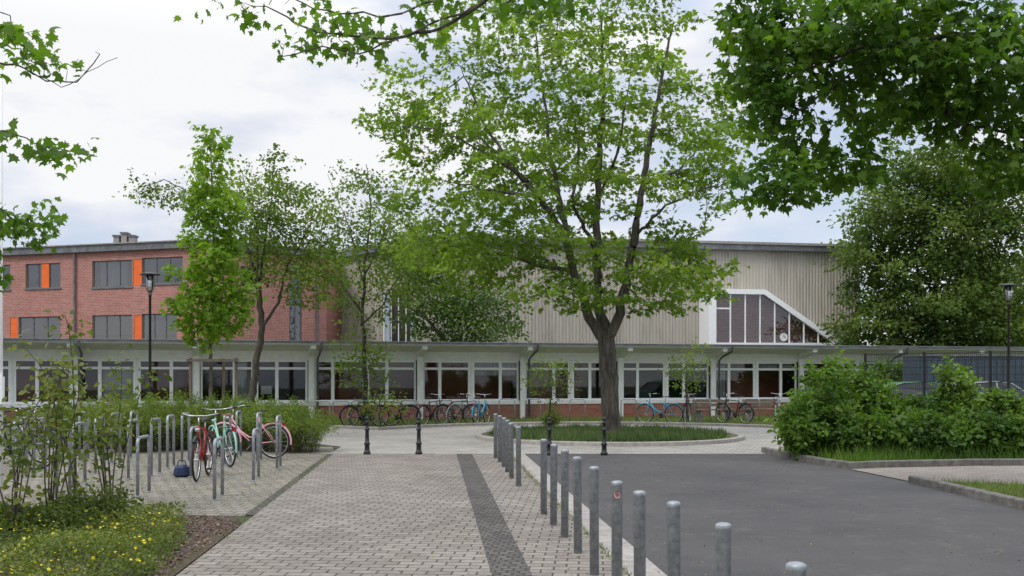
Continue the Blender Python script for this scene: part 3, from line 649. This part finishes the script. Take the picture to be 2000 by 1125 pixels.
# near right maple
def PB_(px,py,d,r,n,k=7,sg=.17,pw=.5,fz=.35): return blob(pp(px,py,d),r,n,k,sg,pw,fz)
lim=[(None,[(9.6,13.5,0),(9.5,13.5,2.2),(9.2,13.4,4.2)],(.24,.2)),((0,1),[(7.6,13.3,5.6),(6.0,13,6.0),(4.4,12.9,5.8),(3.5,12.8,5.4)],(.09,.012)),((0,.9),[(8,13.6,4.6),(6.8,13.2,4.7),(5.6,13,4.9)],(.07,.015)),((0,1),[(8.2,13.0,6.5),(6.8,12.6,7.0),(5,12.4,7.0)],(.08,.015)),((1,.8),[(3.5,12.9,4.9),(3.4,12.8,4.3)],(.02,.01))]
A=np.vstack([PB_(1720,90,13,(1.85,1.1,.72),86),PB_(1500,190,13,(.4,.6,.75),26),PB_(1530,355,12.6,(.34,.35,.32),17),PB_(1645,320,13,(.45,.4,.36),18),PB_(1800,210,13.4,(1.1,1.0,.4),32),PB_(1965,300,13,(.32,.5,.65),20),PB_(1480,60,13,(.35,.6,.5),16),
 PB_(1900,130,13,(.9,1.0,.8),32),PB_(1650,-80,13,(1.9,1.2,.4),14), blob((8.6,13.3,6.6),(1.8,1.8,1.2),36,6,.2)])
tree('overhanging_maple','mature maple with dense dark overhanging leafy boughs',(9.6,13.5),lim,A,.15,.14,.2,L_near,MAPLE,.108,9,.11,.013,bark=M_barkd,rtip=.003,droop=.5,clump=2.5,iters=120,fz=.55)
lim=[(None,[(3.6,2.0,0),(3.5,2.1,3),(3.2,2.8,5)],(.18,.12)),((0,1),[(2.6,5.5,6.2),(1.6,8.0,6.0),pp(1080,-60,9),pp(960,-10,9),pp(860,55,9),pp(760,75,9),pp(620,62,9),pp(520,12,9)],(.06,.008)),((1,.66),[pp(860,0,9.2),pp(760,30,9.2),pp(640,20,9.3),pp(500,-30,9.3)],(.018,.006)),((1,.8),[pp(700,105,8.9),pp(630,90,8.8),pp(550,110,8.8)],(.012,.005)),((1,.6),[pp(980,20,9.4),pp(1060,30,9.5)],(.015,.005))]
A=np.vstack([PB_(960,15,9.3,(.75,.5,.14),32,5,.08),PB_(830,55,9,(.45,.4,.09),13,5,.08),PB_(700,60,9,(.4,.4,.10),12,5,.08),PB_(610,80,9,(.28,.3,.07),9,5,.08),PB_(400,8,9.2,(.25,.25,.04),7,5,.05),PB_(640,10,9.2,(.4,.3,.06),12,5,.08),PB_(500,10,9,(.25,.2,.06),7,5,.07),PB_(1080,5,9.5,(.25,.4,.08),9,5,.09)])
tree('overhanging_maple','maple whose thin leafy branch hangs over the path',(3.6,2.0),lim,A,.11,.09,.06,L_near,MAPLE,.078,4,.075,.0075,bark=M_barkd,rtip=.0022,droop=.6,tint0=-.05,iters=120,prob=.65)
lim=[(None,[(-7.4,8.6,0),(-7.3,8.6,3),(-7.1,8.7,5)],(.15,.1)),((0,.75),[(-5.6,8.8,4.6),pp(30,125,9),pp(90,158,9),pp(150,160,9),pp(195,105,9)],(.03,.004)),((0,.6),[(-5.6,8.9,3.85),pp(10,255,9),pp(90,285,9),pp(190,305,9)],(.02,.004)),((0,.9),[(-5.6,9,5.2),pp(20,30,9)],(.02,.006)),((0,.5),[(-6.3,11,3.4),pp(10,410,12)],(.03,.01)),((1,.8),[pp(120,170,9),pp(170,140,9.1),pp(230,112,9.2)],(.005,.003))]
A=np.vstack([PB_(10,60,9,(.22,.3,.14),11,5,.07),PB_(50,115,9,(.22,.25,.10),10,5,.06),PB_(130,125,9,(.2,.2,.05),4,4,.05),PB_(200,112,9,(.12,.15,.03),3,3,.03),PB_(110,300,9,(.48,.3,.03),16,5,.04),PB_(30,268,9,(.22,.25,.04),8,5,.05),PB_(25,430,12,(.40,.4,.24),26,5,.1),PB_(10,535,12,(.12,.3,.08),4,5,.08), blob((-7.4,8.7,5.4),(.9,.9,.8),30,5,.15)])
tree('overhanging_maple','maple with loose thin boughs reaching in over the bed',(-7.4,8.6),lim,A,.10,.085,.06,L_near,MAPLE,.092,4,.06,.0075,bark=M_barkd,rtip=.0022,droop=.6,tint0=.1,iters=120,prob=.72)

# ================================================================= SHRUBS
for i,(px,dd,rx,h) in enumerate(((265,22.5,1.0,1.3),(345,23.2,1.0,1.35),(430,23.2,1.0,1.3),(505,22.9,.95,1.25),(578,22.4,.95,1.15),(190,23.6,1.0,1.15),(110,24,1.0,1.0))):
    spray('shrub','bushy fine leaved green shrub behind the bicycle stands',X(px,dd),dd,rx,1.0,h,220,40,.08,L_hedge,NARR,side=.045,arch=.4,s0=.1,sr=.005,group='shrubs behind the bicycle stands',up=.3,rb=.5,tint0=.05)
G='shrubs in the kerbed bed'
for (px,dd,rx,ry,h,ns,t,lab) in ((1600,20.8,.7,.8,1.95,64,.05,'tall arching bright green shrub at the bed corner'),(1635,21.4,.5,.7,2.4,40,.12,'tall arching bright green shrub'),(1565,20.2,.5,.6,1.35,54,0,'low leafy shrub at the kerb corner'),
    (1697,21.6,.62,.6,2.0,58,.05,'arching green shrub before the fence'),(1858,22.0,.62,.5,2.05,62,.1,'leafy upright shrub before the fence'),(1775,21.4,.8,.7,1.3,80,-.05,'leafy shrub before the fence'),(1955,21.2,.65,.7,1.38,70,-.1,'leafy shrub before the fence'),(2035,21,.6,.7,1.5,60,-.1,'leafy shrub before the fence'),
    (1690,20.1,.8,.6,1.0,76,-.15,'low dark leafy shrub'),(1800,20.2,.9,.6,.95,76,-.25,'low dark leafy shrub'),(1910,20.2,.9,.6,.95,76,-.25,'low dark leafy shrub'),(2010,20.2,.9,.6,.95,76,-.25,'low dark leafy shrub')):
    spray('shrub',lab,X(px,dd),dd,rx,ry,h,ns,58,.11,L_shrub,OVAL,side=.07,arch=.5,s0=.12,sr=.007,tint0=t,group=G,up=.8,rb=.4,wb=.08)
for px in (1700,1790,1880,1970,2060):
    spray('hedge_bush','dark dense hedge bush behind the parked cars',X(px,40),40,1.4,.8,2.1,60,70,.2,L_dark,RHOM,side=.15,arch=.2,s0=.05,sr=.01,group='hedge bushes behind the cars',rb=.8)
for (px,dd,rx,h,ns,nl) in ((95,11.2,.85,2.4,8,50),(215,12.2,.75,2.2,8,58),(150,11.8,.5,3.3,4,46),(20,10.6,.6,2.1,7,50)):
    spray('slender_shrub','thin stemmed shrub with sparse small leaves in the mulch bed',X(px,dd),dd,rx,.6,h,ns,nl,.08,L_cover,OVAL,side=.10,arch=.4,s0=.12,sr=.010,tint0=.12,group='thin stemmed shrubs',rb=.12,wb=.09)
for (px,dd,rx,h) in ((60,10.9,.8,.3),(190,11.6,.6,.35)):
    spray('low_shrub','low green shrub in the mulch bed',X(px,dd),dd,rx,.5,h,50,40,.055,L_cover,OVAL,side=.06,arch=.4,s0=.15,sr=.004,group='low bed shrubs')
spray('weed_clump','clump of weeds beside the plinth',X(1075,33),33,.4,.4,.6,40,30,.07,L_grass,OVAL)

# ================================================================= STREET FURNITURE
def cyl_bollard():
    mb=MB(); r=.039
    mb.lathe([(r,0),(r,.862),(r+.002,.864),(r+.002,.886),(r-.002,.892),(r-.012,.897),(.002,.899)],M_galv,24)
    return mb.mesh('bollard',True)
bm=cyl_bollard()
bd=[4.1,5.2,6.1,6.67,7.3,8.47,9.5,10.45,11.3,12.2]
bpx=[1555,1413,1317,1250,1205,1161,1129,1103,1081,1062]
bd+=[15.3,16.5,17.6,18.6,19.6,20.6]; bpx+=[1013,999,991,984,976,968]
for i,(dd,px) in enumerate(zip(bd,bpx)):
    o=link(bpy.data.objects.new('bollard',bm)); o.location=(X(px,dd),dd,.01); o.rotation_euler=(random.uniform(-.008,.008),random.uniform(-.01,.01),random.random()*6)
    o['label']='round galvanised steel bollard on the path edge'; o['category']='bollard'; o['group']='galvanised bollards along the path'
    if px==1205:
        o['label']='galvanised steel bollard with a round red sticker'
        o.rotation_euler=(0,0,0)
        mb=MB(); c=-math.pi/2-.05
        vs=[];R=.0395
        for k in range(16):
            t=2*math.pi*k/16; a=c+.023*math.cos(t)/R; vs.append(((R+.0015)*math.cos(a),(R+.0015)*math.sin(a),.80+.023*math.sin(t)))
        mb.add(vs,[list(range(16))],surf('sticker_red',(.55,.10,.08),(.75,.3,.25),60,.5)); part('sticker',mb,o)
def orn():
    mb=MB(); mb.lathe([(.075,0),(.075,.05),(.055,.07),(.05,.2),(.065,.21),(.065,.24),(.045,.26),(.038,.5),(.055,.51),(.055,.54),(.035,.56),(.032,.66),(.05,.665),(.05,.69),(.025,.70),(.035,.725),(.042,.75),(.035,.78),(.015,.80),(.002,.803)],M_black,16)
    return mb.mesh('ornamental_bollard',True)
om=orn()
for px,dd in ((717,21.6),(818,21.6),(1073,21.4),(1180,21.4)):
    o=solo('ornamental_bollard',om,'black cast iron bollard with ringed shaft and knob','bollard',(X(px,dd),dd,.01),0,'black ornamental bollards')
def stand(w,h,r=.024):
    mb=MB(); c=.09; pts=[(-w/2,0,0),(-w/2,0,h-c)]
    pts+=[(-w/2+c-c*math.cos(t),0,h-c+c*math.sin(t)) for t in (.4,.8,1.2,1.57)]
    pts+=[(w/2-c+c*math.sin(t),0,h-c+c*math.cos(t)) for t in (0.0,.4,.8,1.2,1.57)]+[(w/2,0,0)]
    mb.tube(pts,r,M_galv,n=8); mb.lathe([(.05,0),(.05,.012)],M_galv,12,(-w/2,0,0)); mb.lathe([(.05,0),(.05,.012)],M_galv,12,(w/2,0,0))
    return mb.mesh('bicycle_stand',True)
s1=stand(.55,.80);s2=stand(.5,.93)
S=[(263,970,1),(412,978,1),(489,940,1),(535,917,2),(321,915,2),(351,905,2),(368,932,1),(103,975,2),(137,950,2),(213,905,2),(245,937,2),(434,908,2),(457,895,2),(20,905,1),(62,893,2),(150,900,2),(250,895,2),(497,903,2),(110,905,1),(180,925,2),(60,930,2),(20,940,2),(290,930,2)]
for px,by,k in S:
    dd=D(by); o=solo('bicycle_stand',s1 if k==1 else s2,'galvanised tubular bicycle stand on paving','bicycle stand',(X(px,dd)+.02,dd+.28,.005),math.pi/2+.08+random.uniform(-.03,.03),'tubular bicycle stands in the paved parking')
s3=stand(.55,.85,.02)
for px,dd in ((628,33.5),(666,33.6),(703,33.8),(800,34.2),(868,34.8),(990,36.2),(1041,36.5),(1128,36.4),(1228,36),(1372,36.2),(1468,36.6)):
    solo('bicycle_stand',s3,'galvanised tubular bicycle stand on the lawn','bicycle stand',(X(px,dd),dd,.0),random.uniform(-.3,.5),'bicycle stands before the low building')

M_tyre=surf('tyre_rubber',(.012,.012,.012),(.03,.03,.03),30,.9); M_chrome=surf('bright_metal',(.45,.45,.46),(.6,.6,.61),20,.3,.85)
M_sad=surf('saddle_black',(.015,.014,.013),(.03,.028,.026),20,.6); M_sadb=surf('saddle_brown',(.14,.06,.03),(.2,.09,.045),20,.6)
def paint(n,c): return surf('paint_'+n,tuple(x*.9 for x in c),c,10,.3,big=.1)
P_={'black':paint('black',(.02,.02,.022)),'red':paint('red',(.33,.02,.025)),'mint':paint('mint',(.30,.55,.45)),'pink':paint('pink',(.72,.36,.42)),'blue':paint('blue',(.05,.35,.52)),'yellow':paint('yellow',(.5,.38,.04)),'silver':paint('silver',(.35,.36,.38)),'navy':paint('navy',(.015,.03,.08))}
wheelmesh={}
def wheels(r):
    if r in wheelmesh: return wheelmesh[r]
    a=MB(); a.tube([(0,-.035,0),(0,.035,0)],.02,M_chrome,n=8)
    for k in range(18):
        t=2*math.pi*k/18; s=.02 if k%2 else -.02; a.tube([(0,s,0),((r-.03)*math.cos(t),0,(r-.03)*math.sin(t))],.0016,M_chrome,n=3,cap=False)
    b=MB(); b.ring((0,0,0),r-.018,.018,M_tyre,32,8); c=MB(); c.ring((0,0,0),r-.042,.009,M_chrome,32,5)
    wheelmesh[r]=(a.mesh('wheel'),b.mesh('tyre',True),c.mesh('rim',True)); return wheelmesh[r]
def bicycle(px,dd,rz,col,label,low=False,basket=False,saddle=M_sad,lean=0.,guard=None):
    R=root('bicycle',label,'bicycle',(X(px,dd),dd,.01),rz,'parked bicycles'); R.rotation_euler=(lean,0,rz)
    m=P_[col]; r=.34; g=P_[guard] if guard else m
    bb=(-.08,0,.28);st=(-.22,0,.82);ht=(.36,0,.86);hb=(.40,0,.66);ra=(-.53,0,r);fa=(.55,0,r)
    mb=MB(); T=lambda a,b,q=.016:mb.tube([a,b],q,m,n=8)
    T(bb,st);T(ht,hb,.02);T(bb,(hb[0]-.02,0,hb[2]+.02),.018)
    if low: mb.tube([(.37,0,.78),(.2,0,.55),(.0,0,.42),(-.12,0,.42)],.015,m,n=8)
    else: T((-.21,0,.78),(ht[0],0,ht[2]-.04))
    for s in (-.05,.05): mb.tube([(bb[0],s*.6,bb[2]),(ra[0],s,ra[2])],.010,m,n=6); mb.tube([(st[0]+.01,s*.3,st[2]-.06),(ra[0],s,ra[2])],.009,m,n=6)
    part('frame',mb,R,True)
    mb=MB()
    for s in (-.05,.05): mb.tube([(hb[0],s*.7,hb[2]),(.46,s,.5),(fa[0],s,fa[2])],.011,m,n=6)
    mb.tube([(hb[0],-.04,hb[2]),(hb[0],.04,hb[2])],.014,m,n=6); part('fork',mb,R,True)
    a,b,c=wheels(r)
    for q in (ra,fa):
        w=link(bpy.data.objects.new('wheel',a)); w.parent=R; w.location=q
        for me,nm in ((b,'tyre'),(c,'rim')): o=link(bpy.data.objects.new(nm,me)); o.parent=w
    for q,a0,a1 in ((ra,.5,3.3),(fa,.9,3.2)):
        mb=MB(); mb.ring((q[0],0,q[2]),r+.025,.02,g,16,6,a0,a1); part('mudguard',mb,R,True)
    mb=MB(); mb.tube([st,(-.235,0,.90)],.012,M_chrome,n=6)
    mb.add([(-.38,-.08,.93),(-.38,.08,.93),(-.2,.05,.93),(-.08,.02,.92),(-.08,-.02,.92),(-.2,-.05,.93),(-.36,-.07,.965),(-.36,.07,.965),(-.2,.035,.955),(-.09,.012,.945),(-.09,-.012,.945),(-.2,-.035,.955)],
      [(5,4,3,2,1,0),(6,7,8,9,10,11)]+[(i,(i+1)%6,6+(i+1)%6,6+i) for i in range(6)],saddle); part('saddle',mb,R)
    mb=MB(); mb.tube([ht,(.345,0,1.0)],.013,M_chrome,n=6)
    mb.tube([(.14,-.29,1.03),(.26,-.27,1.05),(.36,-.12,1.02),(.36,.12,1.02),(.26,.27,1.05),(.14,.29,1.03)],.011,M_chrome,n=6)
    for s in (-1,1): mb.tube([(.12,s*.292,1.028),(.22,s*.279,1.042)],.016,M_sad,n=8); mb.tube([(.24,s*.27,1.04),(.33,s*.22,1.0)],.006,M_black,n=4)
    part('handlebar',mb,R,True)
    mb=MB(); mb.prism([(bb[0]+.09*math.cos(t),bb[2]+.09*math.sin(t)) for t in np.linspace(0,6.28,17)[:-1]],.045,.052,M_sad)
    mb.tube([(bb[0],.06,bb[2]),(bb[0]+.12,.07,bb[2]-.12)],.008,M_chrome,n=5);mb.tube([(bb[0],-.06,bb[2]),(bb[0]-.12,-.07,bb[2]+.12)],.008,M_chrome,n=5)
    mb.box(bb[0]+.08,bb[0]+.16,.075,.15,bb[2]-.135,bb[2]-.11,M_black);mb.box(bb[0]-.16,bb[0]-.08,-.15,-.075,bb[2]+.11,bb[2]+.135,M_black)
    part('crank',mb,R)
    mb=MB()
    for s in (-.06,.06): mb.tube([(-.25,s*.6,.70),(-.72,s,.73)],.006,M_black,n=4); mb.tube([(-.62,s,.725),(-.53,s,.34)],.005,M_black,n=4)
    for k in range(4): mb.tube([(-.35-.11*k,-.06,.716),(-.35-.11*k,.06,.716)],.005,M_black,n=4)
    mb.box(-.75,-.73,-.04,.04,.66,.72,P_['red']); part('rack',mb,R)
    mb=MB(); mb.lathe([(.01,-.03),(.035,-.02),(.04,.02),(.03,.03)],M_chrome,10,(.47,0,.80)); part('headlight',mb,R,True)
    if basket:
        mb=MB()
        for z,q in ((.78,.8),(.86,.88),(.95,.95),(1.0,1.0)): mb.tube([(.55+x*q,y*q,z) for x,y in ((-.13,-.17),(.13,-.17),(.13,.17),(-.13,.17),(-.13,-.17))],.005,M_wood,n=4)
        for x,y in [(-.13,-.17),(0,-.17),(.13,-.17),(.13,0),(.13,.17),(0,.17),(-.13,.17),(-.13,0)]: mb.tube([(.55+x*.8,y*.8,.78),(.55+x,y,1.0)],.005,M_wood,n=4)
        part('basket',mb,R)
    return R
bicycle(396,16.5,-math.pi/2+.12,'red','dark red bicycle standing beside a tubular stand',guard='black')
bicycle(432,19.0,math.pi-1.0,'mint','mint green step through bicycle with brown saddle',low=True,saddle=M_sadb)
bicycle(487,20.6,math.pi-.2,'pink','pink city bicycle with pink mudguards',low=True)
bicycle(28,19.,.3,'black','black bicycle among the stands beside shrubs')
bicycle(60,20.5,2.6,'silver','grey bicycle beside the tubular stands')
bicycle(12,17.5,.9,'black','dark bicycle with basket beside the stands',basket=True)
for px,dd,rz,c,l in ((712,33.4,.6,'black','dark bicycle in a lawn stand'),(732,33.7,.35,'yellow','black and yellow bicycle on the lawn'),(772,34.0,2.9,'black','dark bicycle leaning in a stand'),(846,34.5,1.0,'black','black bicycle seen obliquely on the lawn'),(893,34.6,.45,'black','black trekking bicycle on the lawn'),(912,34.9,.75,'silver','grey bicycle beside a black one'),(940,35.0,1.25,'blue','light blue bicycle seen nearly end on'),
   (1288,35.6,2.6,'blue','bright blue bicycle in a stand'),(1342,35.6,1.25,'black','black bicycle with handlebar basket'),(1434,36.0,2.2,'black','black bicycle on the lawn'),(1520,36.2,1.2,'silver','grey bicycle near the shrub bed')):
    bicycle(px,dd,rz,c,l,low=(c=='blue'),basket=(px==1342))
mb=MB(); mb.lathe([(.12,0),(.17,.03),(.16,.09),(.14,.16),(.09,.20),(.02,.21)],P_['navy'],9); bag=solo('bag',mb,'dark blue cloth bag lying beside the red bicycle','bag',(X(355,16.8),16.8,.01),.3)
bag.scale=(.85,.6,.95)
mb=MB(); mb.tube([(-.08,0,.18),(-.06,0,.28),(.06,0,.28),(.08,0,.18)],.01,M_black,n=5); part('handle',mb,bag,True)

M_lglass=glassmat('lamp_glass',(.8,.82,.8),.3)
def lamp(px,dd,h):
    R=root('street_lamp','black post street lamp with flat capped lantern','street lamp',(X(px,dd),dd,0),group='street lamps')
    mb=MB(); mb.lathe([(.075,0),(.075,.5),(.045,.6),(.038,1.2),(.03,h-.6),(.04,h-.59),(.04,h-.55),(.02,h-.53)],M_black,14); part('post',mb,R,True)
    mb=MB()
    for s in range(4):
        a=math.pi/4+s*math.pi/2; mb.tube([(.03*math.cos(a),.03*math.sin(a),h-.55),(.10*math.cos(a),.10*math.sin(a),h-.42),(.11*math.cos(a),.11*math.sin(a),h-.08)],.007,M_black,n=5)
    mb.lathe([(.12,h-.08),(.24,h-.07),(.24,h-.05),(.09,h-.01),(.01,h)],M_black,24); part('lantern_cap',mb,R)
    mb=MB(); mb.lathe([(.04,h-.5),(.075,h-.40),(.085,h-.09),(.04,h-.085)],M_lglass,14); part('lantern_glass',mb,R,True)
    mb=MB(); mb.lathe([(.02,h-.45),(.03,h-.4),(.03,h-.25),(.015,h-.2)],M_frame,10); part('light_bulb',mb,R,True)
lamp(293,25,4.2);lamp(1970,28,4.2)
fp=root('flagpole','slender pale grey pole with a small box','pole',(X(3,13),13,0))
mb=MB(); mb.lathe([(.02,0),(.014,3),(.010,8)],M_frame,12); part('mast',mb,fp,True)
mb=MB(); mb.box(-.05,.05,-.08,-.02,1.3,1.65,M_frame); part('control_box',mb,fp)
for px,dd in ((1395,37.5),(1492,38)):
    R=root('bench','low wooden bench on the lawn before the facade','bench',(X(px,dd),dd,0),.3,'wooden benches')
    mb=MB()
    for k in range(3): mb.box(-.75,.75,-.22+k*.15,-.10+k*.15,.42,.46,M_wood)
    part('seat',mb,R)
    for s in (-.6,.6): mb=MB(); mb.box(s-.05,s+.05,-.2,.2,0,.42,M_kerbd); part('leg',mb,R)
    mb=MB()
    for k in range(2): mb.box(-.75,.75,.25,.28,.55+k*.15,.66+k*.15,M_wood)
    for s in (-.6,.6): mb.box(s-.03,s+.03,.281,.31,.4,.83,M_kerbd)
    part('backrest',mb,R)
F0=(X(1690,31),31.);F1=(X(2080,26),26.)
Mf,Lf=wallM(F0,F1); FR=root('mesh_fence','dark steel mesh panel fence behind shrubs','fence',(*F0,0))
n=int(Lf/2.5)+1
for i in range(n+1):
    mb=MB(Mf); u=Lf*i/n; mb.box(u-.03,u+.03,-.03,.03,0,2.35,M_black); part('post',mb,FR,world=True)
for i in range(n):
    mb=MB(Mf); a=Lf*i/n+.035;b=Lf*(i+1)/n-.035
    for k in range(12): z=.1+k*.2; mb.box(a,b,-.014,-.006,z,z+.014,M_black)
    m=int((b-a)/.06)
    for k in range(m+1): u=a+(b-a)*k/m; mb.box(u-.004,u+.004,-.004,.004,.08,2.33,M_black)
    part('mesh_panel',mb,FR,world=True)
M_cont=surf('container_blue',(.04,.06,.08),(.065,.09,.12),3,.6,stretch=(6,6,.3))
CR=root('storage_container','dark blue grey corrugated storage container','container',(X(1945,37.8),37.8,0),.1)
mb=MB()
for k in range(24):
    u=-2.9+k*.245; mb.box(u,u+.12,-.03,0,.15,2.3,M_cont)
mb.box(-3,3,.001,1.2,.1,2.4,M_cont); part('body',mb,CR)
mb=MB(); mb.box(-3.02,3.02,-.05,1.22,2.401,2.46,M_roofg); part('roof',mb,CR)
M_dgl=surf('car_glass',(.02,.022,.024),(.03,.034,.036),2,.08,spec=.8)
def car(px,dd,rz,pm,label):
    R=root('parked_car',label,'car',(X(px,dd),dd,0),rz,'parked cars behind the shrubs')
    mb=MB(); pr=[(-2.05,.35),(-2.1,.65),(-2.0,.9),(-1.5,.97),(1.0,.95),(1.85,.82),(2.08,.6),(2.05,.3),(1.65,.25),(-1.65,.25)]
    n=len(pr)
    vs=[(x,y,z) for y,s in ((-.82,.96),(-.86,1),(.86,1),(.82,.96)) for x,z in [(a*s,.55+(b-.55)*s) for a,b in pr]]
    fs=[list(range(n)),[3*n+k for k in range(n-1,-1,-1)]]+[(j*n+(i+1)%n,j*n+i,(j+1)*n+i,(j+1)*n+(i+1)%n) for j in range(3) for i in range(n)]
    mb.add(vs,fs,pm)
    roof=[(-1.35,1.34),(-.95,1.44),(-.2,1.48),(.3,1.42)]
    mb.add([(x,y*.68,z) for y in (-1,1) for x,z in roof]+[(x,y*.60,z+.02) for y in (-1,1) for x,z in roof],[(8,9,13,12),(9,10,14,13),(10,11,15,14),(0,1,9,8),(1,2,10,9),(2,3,11,10),(5,4,12,13),(6,5,13,14),(7,6,14,15),(0,8,12,4),(3,7,15,11)],pm)
    for y in (-1,1):
        for (x0,z0),(x1,z1) in (((-1.72,.96),(-1.35,1.35)),((1.02,.94),(.3,1.42)),((-.2,.95),(-.25,1.45))): mb.tube([(x0,y*.82,z0),(x1,y*.68,z1)],.03,pm,n=5)
    part('body',mb,R)
    mb=MB()
    for y in (-1,1): mb.add([(-1.68,y*.81,.955),(.98,y*.81,.945),(.3,y*.675,1.41),(-.2,y*.675,1.46),(-.95,y*.675,1.42),(-1.33,y*.675,1.33)],[(0,1,2,3,4,5)],M_dgl)
    mb.add([(1.0,-.8,.945),(1.0,.8,.945),(.3,.67,1.41),(.3,-.67,1.41)],[(0,1,2,3)],M_dgl); mb.add([(-1.7,-.8,.955),(-1.7,.8,.955),(-1.34,.67,1.33),(-1.34,-.67,1.33)],[(0,1,2,3)],M_dgl)
    part('window',mb,R)
    for x in (-1.3,1.3):
        for y in (-.8,.8):
            mb=MB(); mb.tube([(x,y-.09,.32),(x,y+.09,.32)],.32,M_tyre,n=24); mb.tube([(x,y-.10,.32),(x,y+.10,.32)],.19,M_chrome,n=16); part('wheel',mb,R)
    for y in (-.65,.65): mb=MB(); mb.box(1.98,2.1,y-.15,y+.15,.6,.72,M_frame); part('headlight',mb,R)
car(1795,34,.15,paint('green',(.06,.20,.11)),'dark green parked car behind the fence')
car(1935,34.5,.15,P_['silver'],'silver parked car behind the fence')

# ================================================================= CAMERA, LIGHT, WORLD
cam=bpy.data.cameras.new('camera'); co=link(bpy.data.objects.new('camera',cam)); co.location=(0,0,EYE); co.rotation_euler=(math.pi/2,0,0)
cam.lens=36;cam.sensor_width=36;cam.shift_y=.0865;cam.clip_end=2000; SC.camera=co
w=bpy.data.worlds.new('World'); SC.world=w; w.use_nodes=True; nt=w.node_tree; nt.nodes.clear()
sky=nt.nodes.new('ShaderNodeTexSky'); sky.sky_type='NISHITA'; sky.sun_disc=False; el,az=math.radians(52),math.radians(225)
sky.sun_elevation=el; sky.sun_rotation=az
b1=nt.nodes.new('ShaderNodeBackground'); b1.inputs[1].default_value=.15; nt.links.new(sky.outputs[0],b1.inputs[0])
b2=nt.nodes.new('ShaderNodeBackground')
tc=nt.nodes.new('ShaderNodeTexCoord'); mp=nt.nodes.new('ShaderNodeMapping'); mp.inputs['Scale'].default_value=(1,1,2.6); mp.inputs['Location'].default_value=(.3,.1,.2)
nt.links.new(tc.outputs['Generated'],mp.inputs[0])
# overcast clouds are brighter overhead than near the horizon
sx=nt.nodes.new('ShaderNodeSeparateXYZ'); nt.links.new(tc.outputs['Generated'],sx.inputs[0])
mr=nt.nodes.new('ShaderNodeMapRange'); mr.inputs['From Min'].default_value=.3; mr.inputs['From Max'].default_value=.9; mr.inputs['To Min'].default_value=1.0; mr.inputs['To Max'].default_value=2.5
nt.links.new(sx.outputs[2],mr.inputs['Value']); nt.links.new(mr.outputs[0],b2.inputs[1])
f=noise(nt,mp.outputs[0],2.3,7,.55); g=noise(nt,mp.outputs[0],4.6,7,.5)
nt.links.new(ramp(nt,g,[(.36,(.60,.68,.84)),(.48,(.75,.79,.89)),(.58,(.94,.95,.97))]),b2.inputs[0])
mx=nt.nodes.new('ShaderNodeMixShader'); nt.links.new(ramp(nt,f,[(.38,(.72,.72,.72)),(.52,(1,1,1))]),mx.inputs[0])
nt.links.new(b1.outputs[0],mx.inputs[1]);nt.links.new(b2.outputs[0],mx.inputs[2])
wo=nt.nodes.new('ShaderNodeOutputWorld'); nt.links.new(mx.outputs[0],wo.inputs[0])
sl=bpy.data.lights.new('sun','SUN'); sl.energy=1.5; sl.angle=math.radians(16); sl.color=(1,.95,.88); so=link(bpy.data.objects.new('sun',sl))
dv=Vector((math.sin(az)*math.cos(el),math.cos(az)*math.cos(el),math.sin(el)))
so.rotation_euler=dv.to_track_quat('Z','Y').to_euler()
SC.view_settings.view_transform='Standard'; SC.view_settings.look='None'; SC.view_settings.exposure=0
